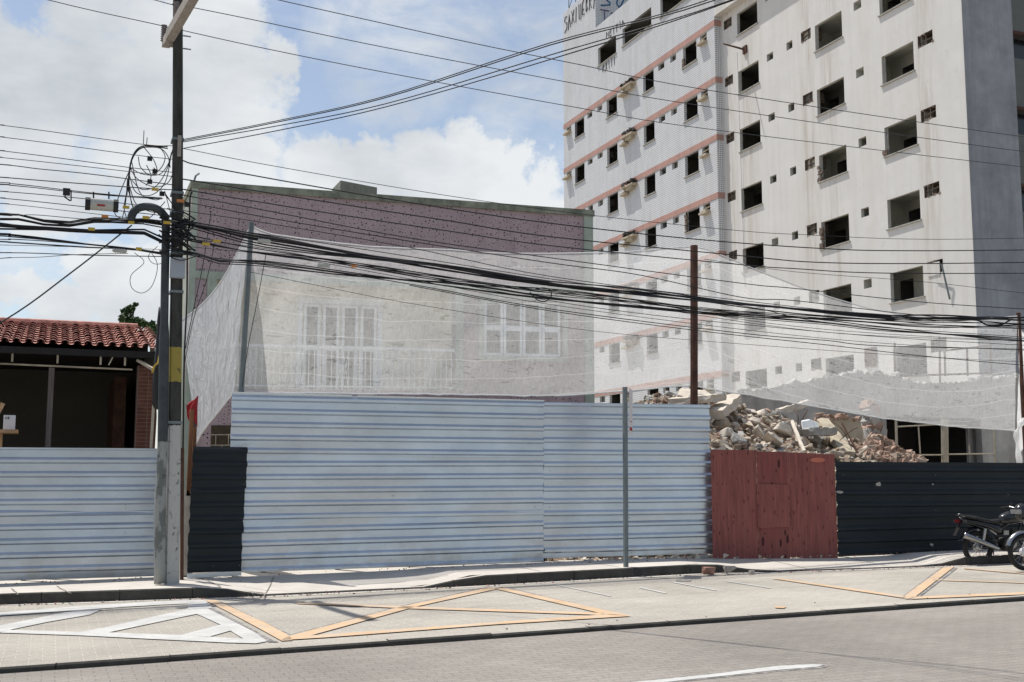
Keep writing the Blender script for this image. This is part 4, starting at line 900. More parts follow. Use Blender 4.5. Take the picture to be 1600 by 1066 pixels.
ed = ray(980, 640); ed.z = 0; ed.normalize(); sd = Vector((ed.y, -ed.x, 0))
pt = onY(979.5, 606, b0.y) + sd * .035; pl = onY(979.5, 677, b0.y) + sd * .035
mb = MB(); dd = (ed + sd * .10).normalized(); mb.prism([pt, pt + dd * .55, pl + dd * .55, pl], sd * .004); mb.build('sign_plate', 'signback', sp)
mb = MB()
for k in range(5): z = lerp(pl.z + .05, pt.z - .1, k / 4); q = pt.copy(); q.z = z; mb.prism([q + dd * .06 - sd * .003 + Vector((0, 0, 0)), q + dd * .5 - sd * .003, q + dd * .5 - sd * .003 + Vector((0, 0, .06)), q + dd * .06 - sd * .003 + Vector((0, 0, .06))], sd * .001)
mb.build('sign_print', 'redcloth', sp)
# timber stakes and red cloth between pole and dark panel
stk = [((288, 905), (300, 640), 19.35, .06, 'rustlight', 'tall brown timber stake between the utility pole and the black panel'),
       ((284, 912), (285, 700), 18.75, .05, 'rust', 'rusty dark stake standing right against the utility pole'),
       ((292, 900), (305, 668), 19.6, .05, 'rustlight', 'thin light brown stake next to the black panel edge'),
       ((303, 700), (304, 645), 19.8, .07, 'greytimber', 'grey timber stub under the red cloth above the black panel')]
for (a, b, Y, w, m, lb) in stk:
    mb = MB(); p = onY(a[0], a[1], Y); p.z = max(.1, p.z); mb.bar(p, onY(b[0], b[1], Y), w); o = mb.build('timber_stake', m); tag(o, lb, 'stake')
mb = MB()
cl = [(291, 634), (297, 628), (304, 624), (310, 617), (309, 640), (308, 668), (302, 655), (297, 660), (292, 652)]
mb.prism([onY(x, y, 19.7) + Vector((0, .05 * math.sin(i * 2.1), 0)) for i, (x, y) in enumerate(cl)], (0, .01, 0)); o = mb.build('red_cloth', 'redcloth'); tag(o, 'bright red cloth hanging at the lower edge of the net beside the utility pole', 'cloth')
mb = MB(); a = onG(290, 896, .17); mb.box((a.x - .13, 19.3, .2), (a.x + .06, 19.5, 1.45)); mb.box((a.x - .11, 19.32, 1.45), (a.x + .04, 19.48, 1.53)); o = mb.build('wall_pier', 'chunkw'); tag(o, 'small pale masonry pier low between the pole and the black panel', 'pier')
# fence stake standing in front of the shed
mb = MB(); p = onY(74, 700, 20.2); p.z = .2; mb.bar(p, onY(81, 575, 20.2), .085); o = mb.build('timber_stake', 'greytimber'); tag(o, 'grey weathered stake standing before the dark shed opening', 'stake')

# ---------------------------------------------------------------- safety net
def net_panel(parent, name, top, bot, m, rows=26, sub=6, fold=.05, seed=0):
    """top / bottom: lists of (px,py,Y)"""
    T = smooth_path([onY(*p) for p in top], sub); Bt = smooth_path([onY(*p) for p in bot], sub); n = len(T); mb = MB(); mb.uv = []; u = 0
    for i in range(n):
        if i: u += ((T[i] + Bt[i]) / 2 - (T[i - 1] + Bt[i - 1]) / 2).length
        L_ = (T[i] - Bt[i]).length
        for j in range(rows + 1):
            t = j / rows; p = T[i].lerp(Bt[i], t)
            edge = min(1, 4 * min(t + .05, 1 - t + .08))
            f = mnoise.noise((u * 1.6 + t * 1.5, t * L_ * .5, seed)) + .45 * mnoise.noise((u * 4.5 + t * 3, t * L_ * 1.7, seed + 5)) + .22 * mnoise.noise((u * 11 + t * 5, t * L_ * 4, seed + 9))
            p.y += fold * f * edge; p.z -= .03 * abs(f) * (1 if j == rows else .3); mb.v.append(p); mb.uv.append((u, t * L_))
    for i in range(n - 1):
        for j in range(rows): a = i * (rows + 1) + j; mb.f.append((a, a + rows + 1, a + rows + 2, a + 1)); mb.mi.append(0)
    o = mb.build(name, m, parent, smooth=True)
    ed = MB(); ed.tube([mb.v[i * (rows + 1)] for i in range(n)], .011, 5); ed.build('hem', 'whitemetal', o); ed = MB(); ed.tube([mb.v[i * (rows + 1) + rows] for i in range(n)], .014, 5); ed.build('hem', 'whitemetal', o); return o
net = thing('safety_net', 'big translucent white safety net strung on posts above the tall fence', 'net', (8, 19.5, 3.1))
def yn(x): return interp([(360, 19.38), (1085, 19.82), (1600, 20.95)], x)
tp = [(394, 354), (430, 366), (500, 376), (570, 384), (640, 388), (700, 390), (765, 395), (840, 396), (925, 395), (1000, 392), (1086, 386), (1140, 404), (1200, 429), (1290, 462), (1380, 486), (1480, 500), (1589, 494)]
bt = [(367, 611), (405, 613), (480, 614), (560, 615), (640, 615), (700, 616), (760, 617), (840, 618), (925, 615), (1000, 608), (1083, 603), (1138, 612), (1200, 622), (1290, 638), (1380, 653), (1480, 665), (1586, 673)]
net_panel(net, 'front_net', [(x, y, yn(x)) for x, y in tp], [(x, y, yn(x)) for x, y in bt], 'net', rows=40, sub=8, fold=.055)
net_panel(net, 'folded_side_net', [(390, 356, 19.36), (372, 392, 19.9), (345, 440, 20.6), (316, 475, 21.4), (284, 500, 22.3)], [(366, 612, 19.34), (352, 630, 19.7), (336, 650, 20.1), (318, 672, 20.6), (307, 692, 21.0)], 'netthick', rows=50, sub=14, fold=.16, seed=4)
net_panel(net, 'end_net', [(1590, 496, 20.96), (1600, 520, 21.6), (1640, 530, 23)], [(1590, 712, 20.96), (1602, 700, 21.6), (1640, 700, 23)], 'netthick', rows=20, sub=6, fold=.1, seed=7)
mb = MB(); P = smooth_path([onY(1600, 655, 20.9), onY(1592, 668, 20.85), onY(1588, 680, 20.85), onY(1590, 700, 20.9), onY(1594, 730, 20.9)], 4); mb.tube(P, [.05 + .02 * math.sin(i) for i in range(len(P))], 8); mb.build('gathered_hem', 'netthick', net)

# ---------------------------------------------------------------- shed on the left
shed = thing('open_shed', 'open brick shed with red clay tile roof and dark interior', 'building', (-1.5, 26, .2))
ex0, ex1 = -7.0, 1.86
eave_z, ridge_z, ye, yr = 4.28, 5.07, 23.9, 27.2
mb = MB(); rt = random.Random(5); wdt = .215; ncol = int((ex1 - ex0) / wdt)
for c in range(ncol + 1):
    x = ex1 - c * wdt; rows_ = 9
    for r in range(rows_):
        t0_, t1_ = r / rows_, (r + 1.18) / rows_
        trim = 1 if not (c == 0) else .97
        y0, y1 = lerp(ye, yr, t0_), min(yr, lerp(ye, yr, t1_)); z0, z1 = lerp(eave_z, ridge_z, t0_) + .035, lerp(eave_z, ridge_z, min(1, t1_)) + .0
        jx = rt.uniform(-.01, .01); jz = rt.uniform(-.006, .008); R0, R1 = .082, .066; seg = 7; vs = []
        for (yy, zz, R) in ((y0, z0, R0), (y1, z1, R1)):
            for s_ in range(seg + 1): a = math.pi * s_ / seg; vs.append((x + jx + R * math.cos(a), yy, zz + jz + R * math.sin(a) * .85))
            for s_ in range(seg + 1): a = math.pi * (1 - s_ / seg); vs.append((x + jx + (R - .014) * math.cos(a), yy, zz + jz + (R - .014) * math.sin(a) * .85))
        m_ = 2 * (seg + 1); mb.add(vs, [(i, (i + 1) % m_, m_ + (i + 1) % m_, m_ + i) for i in range(m_)])
        o = len(mb.v) - 2 * m_
        mb.f.append(tuple(o + i for i in range(m_))); mb.mi.append(0)
        # channel tile between
        xc = x - wdt / 2; vs = []
        for (yy, zz, R) in ((y0 + .02, z0 - .01, .085), (y1 + .02, z1 - .01, .085)):
            for s_ in range(5): a = math.pi + math.pi * s_ / 4; vs.append((xc + R * math.cos(a), yy, zz + .035 + R * math.sin(a) * .5))
        mb.add(vs, [(i, i + 1, 6 + i, 5 + i) for i in range(4)])
roof = mb.build('roof', 'rooftile', shed)
mb = MB(); mb.tube([(ex0, yr, ridge_z + .04), (ex1 - .2, yr, ridge_z + .04)], .085, 8); mb.build('ridge', 'rooftile', roof)
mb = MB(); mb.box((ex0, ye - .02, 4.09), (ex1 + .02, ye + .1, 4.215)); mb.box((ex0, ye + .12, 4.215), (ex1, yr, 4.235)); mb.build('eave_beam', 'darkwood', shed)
mb = MB()
for x in (-.78, .02, .8, 1.25, -1.6): mb.bar((x, ye + .05, 4.09), (x, ye + .05, 3.93), .035)
mb.bar((.95, ye + .05, 3.93), (1.02, ye + .05, 4.09), .025); mb.bar((-3.5, ye + .2, 3.93), (1.4, ye + .2, 3.87), .06, .03); mb.build('bracket', 'ruincream', shed)
mb = MB(); mb.bar((1.50, ye + .1, 4.05), (1.84, ye - .3, 3.8), .09, .05); mb.build('barge_board', 'ledge', shed)
for (a, b) in ((1.50, 1.86), (-1.35, -1.0)):
    mb = MB(); mb.box((a, 24.0, .2), (b, 24.35, 3.95)); mb.build('brick_pillar', 'brick', shed)
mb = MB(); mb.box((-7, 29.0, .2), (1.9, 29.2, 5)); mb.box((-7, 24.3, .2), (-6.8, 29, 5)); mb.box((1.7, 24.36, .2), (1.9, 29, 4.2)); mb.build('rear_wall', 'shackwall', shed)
mb = MB(); mb.box((1.18, 26.2, .2), (1.42, 29, 3.9)); mb.build('inner_pier', 'rust', shed)
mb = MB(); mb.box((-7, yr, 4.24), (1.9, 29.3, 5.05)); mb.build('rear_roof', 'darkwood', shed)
mb = MB(); p = onY(0, 672, 23.2); q = onY(29, 670, 23.2); mb.box((p.x - 1.5, 22.9, p.z - .06), (q.x, 23.5, p.z)); 
mb.bar((p.x + .01, 23.2, .3), (p.x + .01, 23.2, p.z - .06), .08); mb.bar((p.x - 1, 23.2, .3), (p.x - 1, 23.2, p.z - .06), .08); mb.bar((p.x - .2, 23.4, p.z), (p.x + .02, 23.4, p.z + .5), .08); o = mb.build('timber_bench', 'timber'); tag(o, 'rough pale timber bench standing inside the shed behind the left fence', 'bench')
bx = thing('card_box', 'small white card box standing on the timber bench', 'box', (p.x + .14, 23.2, p.z))
mb = MB(); mb.box((p.x + .05, 23.15, p.z + .001), (p.x + .25, 23.3, p.z + .27)); mb.build('card', 'paper', bx)
mb = MB()
for pts in ([(.055, .03), (.03, .035), (.03, 0), (.055, 0)], [(.095, .035), (.068, .035), (.068, 0), (.095, 0)], [(.068, .018), (.09, .018)]): mb.tube([(p.x + .055 + a, 23.146, p.z + .20 + b) for a, b in pts], .005, 4)
mb.build('lettering', 'spray', bx)
# dark rolled tarpaulin tied beside the riser
mb = MB(); P = smooth_path([onY(251, 480, 19.2), onY(249, 540, 19.2), onY(246, 600, 19.15), onY(245, 640, 19.15)], 5); mb.tube(P, [.03, .04, .05, .05, .055, .06, .06, .07, .07, .075, .08, .075, .07, .07, .07, .03][:len(P)], 8); o = mb.build('rolled_tarpaulin', 'blackplastic', smooth=True); tag(o, 'black rolled tarpaulin tied upright just beside the riser pipe', 'tarpaulin')
mb = MB(); mb.tube([onY(238, 582, 19.1), onY(241, 572, 19.05), onY(247, 567, 19.05), onY(249, 556, 19.1)], .018, 5); o = mb.build('yellow_ribbon', 'yellowtag'); tag(o, 'yellow ribbon tied round the black tarpaulin', 'ribbon')
mb = MB(); mb.bar(onY(242, 600, 19.6), onY(236, 700, 19.6), .04); o = mb.build('timber_stake', 'frame'); tag(o, 'pale thin stake at the right end of the shed opening', 'stake')

# ---------------------------------------------------------------- ruin and rubble behind the fences
ruin = thing('ruined_building', 'broken grey low building with a dark opening at the foot of the hotel', 'ruin', (21.5, 28, .6))
RY = 27.0
topp = [(1140, 617), (1180, 611), (1240, 600), (1300, 590), (1345, 584), (1370, 588), (1400, 588), (1430, 598), (1470, 604), (1510, 600), (1545, 592), (1600, 590), (1680, 588)]
T = [onY(x, y, RY) for x, y in topp]
mb = MB()
oL, oR, oT = onY(1385, 660, RY).x, onY(1533, 660, RY).x, onY(1450, 652, RY).z
xs_ = sorted({t.x for t in T} | {oL, oR}); tz = lambda x: interp([(t.x, t.z) for t in T], x)
for xa, xb in zip(xs_, xs_[1:]):
    zb_ = oT if oL - 1e-4 <= xa and xb <= oR + 1e-4 else .4
    mb.add([(xa, RY, zb_), (xb, RY, zb_), (xb, RY + .25, zb_), (xa, RY + .25, zb_), (xa, RY, tz(xa)), (xb, RY, tz(xb)), (xb, RY + .25, tz(xb)), (xa, RY + .25, tz(xa))], [(3, 2, 1, 0), (4, 5, 6, 7), (0, 1, 5, 4), (2, 3, 7, 6)])
for x_ in (oL, oR): mb.quad((x_, RY, .4), (x_, RY + .25, .4), (x_, RY + .25, oT), (x_, RY, oT))
mb.build('front_wall', 'ruin', ruin)
mb = MB(); mb.box((oL - 1, RY + .26, .4), (oR + 1, RY + .3, .5)); mb.box((oL - .8, 30.8, .4), (oR + .8, 31, 4)); mb.box((oL - .9, RY + .3, .4), (oL - .8, 31, 4)); mb.box((oR + .8, RY + .3, .4), (oR + .9, 31, 4)); mb.box((oL - .9, RY + .26, oT + .1), (oR + .9, 31, oT + .3)); mb.build('dark_room', 'roomdark', ruin)
mb = MB(); mb.box((onY(1508, 660, RY + .6).x, RY + .5, 1.0), (onY(1530, 660, RY + .6).x, RY + .6, oT)); mb.build('hanging_panel', 'ruin', ruin)
rr = random.Random(9)
s = MB()
for i in range(150):
    k = rr.random() * (len(T) - 1); a = T[int(k)].lerp(T[min(len(T) - 1, int(k) + 1)], k % 1); z = rr.uniform(.05, .18)
    s.hull(rr, (rr.uniform(.1, .35), .28, z), Matrix.Translation(a + Vector((0, .1, rr.uniform(-.05, .03)))) @ Matrix.Rotation(rr.uniform(0, 3), 4, 'Y'))
s.build('broken_edge', 'ruin', ruin)
# broken pillar beside the opening
pil = MB()
x0, x1 = onY(1348, 660, 25.6).x, onY(1372, 660, 25.6).x
for i in range(60):
    t = rr.random(); z = lerp(1.8, 3.75, t); w = lerp(.9, .28, t)
    pil.hull(rr, (.32, .4, .3), Matrix.Translation(((x0 + x1) / 2 + .25 + rr.uniform(-w, w) * .5, 25.8 + rr.uniform(-.15, .15), z)) @ Matrix.Rotation(rr.uniform(0, 3), 4, 'Y'), mi=0 if rr.random() < .6 else 1)
o = pil.build('broken_pillar', ['ruin', 'chunkr']); tag(o, 'crumbling pillar with bricks showing, left of the dark opening', 'pillar')
# standing piece of cream wall with a brick top
cw = thing('broken_wall_piece', 'upright broken piece of cream plastered wall with a brick top in the rubble', 'wall', (17.5, 24.6, .4))
w0, w1 = onY(1283, 650, 24.6), onY(1343, 655, 24.6)
mb = MB(); mb.prism([Vector((w0.x - .1, 24.6, 1.2)), Vector((w1.x + .15, 24.6, 1.2)), Vector((w1.x + .1, 24.6, 3.0)), Vector((w1.x - .02, 24.6, w1.z)), Vector((w0.x + .5, 24.6, w1.z + .02)), Vector((w0.x, 24.6, w0.z - .03))], (0, .3, 0)); mb.build('plastered_wall', 'ruincream', cw)
mb = MB()
for i in range(46): mb.hull(rr, (rr.uniform(.1, .22), rr.uniform(.15, .3), rr.uniform(.06, .13)), Matrix.Translation((rr.uniform(w0.x, w1.x), 24.72 + rr.uniform(-.1, .1), w1.z + rr.uniform(-.02, .09))) @ Matrix.Rotation(rr.uniform(-.5, .5), 4, 'Y'))
mb.build('brick_top', 'chunkr', cw)
# heap
CREST = [(9.5, 1.0), (11.0, 2.6), (11.8, 3.35), (12.6, 3.66), (13.8, 3.75), (14.8, 3.55), (15.8, 3.35), (16.8, 3.05), (17.6, 2.8), (18.3, 2.75), (19.0, 2.5), (19.7, 2.2), (20.5, 1.9), (22, 1.3)]
def heap_z(x, y):
    cx = x * 23.5 / max(y, 19.5) # same bearing
    c = interp(CREST, cx * 1.0); f0 = fy(x) + .25
    t = (y - f0) / (23.5 - f0)
    if t < 1: s_ = max(0, t) ** .62
    else: s_ = max(0, 1 - (t - 1) * .75)
    n = .24 * mnoise.noise((x * .9, y * .9, 1)) + .12 * mnoise.noise((x * 2.6, y * 2.6, 4))
    return gz(x, .12) + max(0, (c - gz(x, .12)) * s_ + n * min(1, max(0, t * 3)) - .12)
mb = MB(); nx, ny = 110, 60
gx = lambda i: lerp(7.6, 23.0, i / nx); gy = lambda i, j: lerp(fy(gx(i)) + .14, 27.0, j / ny)
for i in range(nx + 1):
    for j in range(ny + 1): x = gx(i); y = gy(i, j); mb.v.append(Vector((x, y, heap_z(x, y) + .06 * mnoise.noise((x * 7, y * 7, 2)))))
for i in range(nx):
    for j in range(ny): a = i * (ny + 1) + j; mb.f.append((a, a + ny + 1, a + ny + 2, a + 1)); mb.mi.append(0)
mb.build('rubble', 'dirt', origin=(0, 0, 0))
o = bpy.data.objects['rubble']; tag(o, 'heaped dusty rubble and debris behind the red hoarding', 'rubble', kind='stuff')
proto = []
for i in range(24):
    h = MB(); sz = (rr.uniform(.5, 1), rr.uniform(.4, .9), rr.uniform(.3, .7)); h.hull(rr, sz, Matrix.Identity(4), n=rr.choice((9, 12, 16))); proto.append(h)
def scatter(mb, count, smin, smax, fn, mis):
    for _ in range(count):
        x, y = fn(); z = heap_z(x, y); s_ = rr.uniform(smin, smax) * (1 if rr.random() < .8 else 1.6)
        h = rr.choice(proto); R = Matrix.Translation((x, y, z + s_ * .12)) @ Matrix.Rotation(rr.uniform(0, 6.28), 4, 'Z') @ Matrix.Rotation(rr.uniform(-.7, .7), 4, 'X') @ Matrix.Scale(s_, 4)
        mb.add([R @ v for v in h.v], h.f, rr.choice(mis))
sm = MB()
scatter(sm, 7500, .04, .20, lambda: (lambda x: (x, lerp(fy(x) + .2, 25.5, rr.random() ** 1.0)))(rr.uniform(8.2, 21.5)), [0, 0, 1, 2, 3, 4])
scatter(sm, 500, .05, .14, lambda: (lambda x: (x, fy(x) + rr.uniform(.0, .5)))(rr.uniform(8.6, 12.8)), [0, 1, 1, 2, 3])
so = sm.build('rubble_fragments', ['chunk', 'chunkw', 'chunkg', 'chunkr', 'dirt'], origin=(0, 0, 0)); tag(so, 'small broken bricks and plaster covering the heap', 'rubble', kind='stuff')
GRP = 'broken concrete chunks on the rubble heap'
protos_o = []
for i in range(14):
    h = MB(); sl = i % 3 == 0
    sz = (rr.uniform(.8, 1.1), rr.uniform(.5, .8), rr.uniform(.16, .26)) if sl else (rr.uniform(.7, 1), rr.uniform(.55, .8), rr.uniform(.4, .65))
    bm = bmesh.new()
    for _ in range(15 if sl else 17): q_ = Vector([rr.uniform(-1, 1) for _ in range(3)]); q_ /= max(abs(c) for c in q_) ** .55 * q_.length ** .35; bm.verts.new(Vector([c * s_ * .55 for c, s_ in zip(q_, sz)]))
    r = bmesh.ops.convex_hull(bm, input=bm.verts[:]); bmesh.ops.delete(bm, geom=[g for g in r['geom_interior'] if isinstance(g, bmesh.types.BMVert)], context='VERTS')
    bmesh.ops.bevel(bm, geom=bm.edges[:], offset=.02, segments=1, affect='EDGES')
    bmesh.ops.triangulate(bm, faces=bm.faces[:]); bmesh.ops.subdivide_edges(bm, edges=[e for e in bm.edges if e.calc_length() > .16], cuts=2, use_grid_fill=True)
    for v in bm.verts: v.co += v.co.normalized() * (.05 * mnoise.noise(v.co * 3.5 + Vector((i, 0, 0))) + .02 * mnoise.noise(v.co * 11 + Vector((i, 0, 0))))
    bm.verts.index_update(); h.add([v.co.copy() for v in bm.verts], [tuple(v.index for v in f.verts) for f in bm.faces]); bm.free()
    protos_o.append((h, ('chunkw', 'chunk', 'chunkg', 'chunkw', 'chunk', 'chunkw', 'chunkg')[i % 7], sl))
ch_mesh = {}
def chunk(x, y, s_, rz, rx, ry, idx, dz=.0, label='jagged chunk of broken pale concrete lying on the rubble heap', scale=None, group=GRP, name='concrete_chunk', z=None):
    h, m, sl = protos_o[idx]
    if (idx) not in ch_mesh: o = h.build(name, m, origin=(0, 0, 0)); ch_mesh[idx] = o
    else: o = ch_mesh[idx].copy(); COL.objects.link(o)
    o.name = name
    o.location = (x, y, (heap_z(x, y) if z is None else z) + s_ * .15 + dz); o.rotation_euler = (rx, ry, rz); o.scale = scale or (s_, s_, s_); tag(o, label, 'rubble chunk', group)
    if group is None and 'group' in o: del o['group']
    return o
def at(px, py):
    """walk along the ray until it meets the heap"""
    r = ray(px, py); t = 18
    while t < 26:
        p = C0 + r * (t / r.y)
        if p.z <= heap_z(p.x, p.y): return p
        t += .05
    return C0 + r * (23.4 / r.y)
placed = [(1085, 627, 1.35, 1, 3, (.35, .1, -.25)), (1132, 640, 1.25, 3, 0, (.5, .7, .5)), (1175, 627, .8, 3, 3, (.1, .1, .3)), (1190, 652, .8, 4, 5, (.2, .3, .6)), (1145, 641, .8, 1, 1, (.3, .4, .2)), (1128, 668, .75, 4, 8, (.4, .5, 1)), (1148, 669, .62, 6, 5, (.7, .4, .2)), (1165, 664, .5, 3, 3, (.9, .2, .3)), (1178, 664, .6, 0, 10, (.8, .3, .9)),
          (1196, 662, .55, 1, 1, (.3, .3, .4)), (1222, 680, 1.0, 3, 5, (.2, .5, .2)), (1188, 688, 1.0, 5, 3, (.9, .3, .6)), (1206, 697, .95, 6, 12, (.6, .3, .7)), (1155, 695, .75, 2, 2, (.8, .2, .2)), (1136, 682, .6, 1, 7, (.2, .2, .9)), (1235, 694, .5, 5, 8, (.3, .4, .4)), (1250, 696, .7, 5, 11, (.5, .4, 1.4)), (1272, 692, .7, 2, 2, (.2, .2, .3)), (1288, 693, .75, 6, 13, (.3, .6, .1)),
          (1220, 650, .4, 3, 3, (.9, .1, .2)), (1268, 664, .62, 6, 9, (.4, .1, .1)), (1262, 705, .6, 5, 4, (.1, .3, .5)), (1313, 705, .5, 3, 3, (.1, .4, .5)), (1300, 715, .5, 1, 1, (.1, .4, 1)), (1352, 708, .55, 5, 5, (.3, .9, .5)), (1398, 705, .5, 1, 1, (.1, .4, 1)), (1412, 712, .45, 4, 0, (.1, .2, .4)), (1060, 625, .5, 1, 5, (.2, .2, .3)), (1045, 628, .35, 1, 1, (.2, .5, .3)), (1116, 655, .5, 1, 1, (.2, .5, .3)), (1212, 634, .45, 5, 2, (.4, .2, .3)), (1240, 650, .5, 1, 7, (.4, .5, .1)), (1150, 655, .5, 4, 4, (.2, .6, .1)), (1170, 680, .45, 4, 4, (.2, .6, .1)), (1245, 675, .5, 5, 2, (.5, .2, .4)), (1232, 665, .4, 0, 8, (.5, .2, .4)), (1120, 697, .5, 0, 4, (.5, .2, .4)), (1140, 708, .6, 0, 3, (.5, .2, .4)), (1328, 700, .5, 1, 6, (.5, .2, .4))]
for (px, py, s_, _, idx, rot) in placed:
    p = at(px, py); chunk(p.x, p.y, s_ * .60, rot[2] * 2, rot[0], rot[1], idx)
for i in range(150):
    x = rr.uniform(9.5, 20.5); y = lerp(fy(x) + .8, 24.6, rr.random()); chunk(x, y, rr.uniform(.12, .38), rr.uniform(0, 6), rr.uniform(-.6, .6), rr.uniform(-.6, .6), rr.randrange(14))
# long pieces and brick heap
def slabpiece(name, a, b, Y0, Y1, w, h, m, label, up=(0, 0, 1)):
    mb = MB(); A_ = onY(*a, Y0); B_ = onY(*b, Y1); n = 6
    rg_ = random.Random(int(a[0])); d_ = (B_ - A_).normalized(); sd_ = d_.cross(Vector(up)).normalized(); u_ = sd_.cross(d_); n = 9
    for i in range(n + 1):
        c_ = A_.lerp(B_, i / n) + d_ * rg_.uniform(-.03, .03)
        for (p_, q_) in ((-1, -1), (0, -1.1), (1, -1), (1.05, 0), (1, 1), (0, 1.08), (-1, 1), (-1.05, 0)): mb.v.append(c_ + sd_ * (p_ * w / 2 + rg_.uniform(-.05, .05) * w * 1.5) + u_ * (q_ * h / 2 + rg_.uniform(-.08, .08) * h * 1.5) + d_ * rg_.uniform(-.02, .02))
    for i in range(n):
        for j in range(8): mb.f.append((i * 8 + j, i * 8 + (j + 1) % 8, (i + 1) * 8 + (j + 1) % 8, (i + 1) * 8 + j)); mb.mi.append(0)
    mb.f += [tuple(reversed(range(8))), tuple(n * 8 + j for j in range(8))]; mb.mi += [0, 0]
    o = mb.build(name, m); tag(o, label, 'rubble piece'); return o
slabpiece('concrete_slab', (1060, 628), (1118, 622), 21.9, 22.3, .5, .17, 'chunkw', 'long pale slab lying at the top of the rubble by the rusty post')
slabpiece('concrete_slab', (1118, 648), (1146, 624), 21.9, 22.6, .36, .2, 'chunkw', 'bright tilted slab leaning upward on the rubble crest')
slabpiece('concrete_beam', (1216, 644), (1262, 630), 23.6, 23.7, .2, .14, 'chunkw', 'thin pale beam sticking up to the net from the rubble')
slabpiece('concrete_beam', (1285, 660), (1326, 712), 23.3, 21.6, .3, .16, 'ruincream', 'long cream beam sloping down across the rubble')
slabpiece('concrete_beam', (1256, 676), (1300, 674), 22.0, 22.2, .3, .17, 'chunkg', 'grey level concrete beam lying on the rubble')
slabpiece('timber_batten', (1238, 660), (1256, 705), 22.2, 20.8, .07, .05, 'chunkw', 'thin pale batten lying down the rubble slope')
slabpiece('steel_bar', (1316, 662), (1345, 716), 22.6, 21.8, .03, .03, 'rust', 'thin dark bar leaning on the cream wall piece')
p = onY(1268, 667, 22.0); mb = MB(); mb.prism([p + Vector((-.2, 0, -.14)), p + Vector((.22, 0, -.12)), p + Vector((.24, .1, .1)), p + Vector((.05, .12, .16)), p + Vector((-.18, .1, .12))], (0, .05, .02)); o = mb.build('tiled_fragment', 'whitewood'); tag(o, 'pale blue-white tiled fragment lying on the grey beam', 'rubble piece')
for i, (x0_, y0_, x1_, y1_) in enumerate([(1296, 655, 1330, 700), (1240, 640, 1246, 672), (1150, 655, 1168, 690), (1205, 700, 1180, 672), (1310, 690, 1340, 668), (1262, 640, 1250, 660)]):
    P_ = smooth_path([onY(x0_, y0_, 22.2), onY((x0_ + x1_) / 2 + 4, (y0_ + y1_) / 2 - 5, 21.8), onY(x1_, y1_, 22.0)], 5); b_ = MB(); b_.tube(P_, .009, 5); o = b_.build('steel_bar', 'rust'); tag(o, 'thin bent rusty reinforcing bar sticking out of the rubble', 'steel bar', 'bent bars in the rubble')
bh = MB()
for i in range(420):
    px = 1350 + 90 * rr.random() ** .8; f = (px - 1350) / 90; topy = interp([(1350, 690), (1375, 682), (1395, 695), (1410, 705), (1438, 720)], px); py = lerp(topy, 722, rr.random()); Y = lerp(22.0, 22.8, (722 - py) / 40)
    h = rr.choice(proto); s_ = rr.uniform(.12, .36); R = Matrix.Translation(onY(px, py, Y)) @ Matrix.Rotation(rr.uniform(0, 6.28), 4, 'Z') @ Matrix.Rotation(rr.uniform(-.7, .7), 4, 'X') @ Matrix.Scale(s_, 4); bh.add([R @ v for v in h.v], h.f, rr.choice([0, 0, 0, 1, 2]))
o = bh.build('rubble_brick_heap', ['chunkr', 'chunk', 'dirt'], origin=(0, 0, 0)); tag(o, 'reddish heap of broken bricks left of the tube frame', 'rubble', kind='stuff')
# tube frames
fr = thing('tube_frame', 'beige tubular frame standing behind the black fence before the dark opening', 'frame', (23, 25, .5))
FYp = 25.0
for (a, b, r) in [((1400, 655), (1402, 735), .035), ((1473, 655), (1474, 735), .05), ((1479, 655), (1480, 735), .045), ((1553, 665), (1555, 735), .03), ((1400, 667), (1473, 663), .022), ((1479, 665), (1510, 665), .022), ((1435, 666), (1438, 709), .02), ((1425, 711), (1473, 711), .022), ((1480, 710), (1553, 709), .022), ((1514, 695), (1515, 709), .02)]:
    mb = MB(); mb.tube([onY(*a, FYp), onY(*b, FYp)], r, 6); mb.build('tube', 'frame', fr)
fr2 = thing('roof_edge_railing', 'thin dark metal railing on top of the ruined wall behind the net', 'railing', (24, 27.1, 4.5))
for (a, b) in [((1468, 526), (1469, 600)), ((1476, 548), (1477, 588)), ((1511, 545), (1512, 588)), ((1547, 530), (1549, 584)), ((1477, 548), (1548, 540)), ((1340, 590), (1548, 583)), ((1398, 536), (1398, 590))]:
    mb = MB(); mb.tube([onY(*a, RY + .1), onY(*b, RY + .1)], .03, 6); mb.build('tube', 'rust', fr2)
mb = MB(); a = onX(1352, 545, XC); b = onX(1371, 572, XC); mb.box((XC - .06, b.y, b.z), (XC - .01, a.y, a.z)); mb.build('rusty_grille', 'rust', hotel)
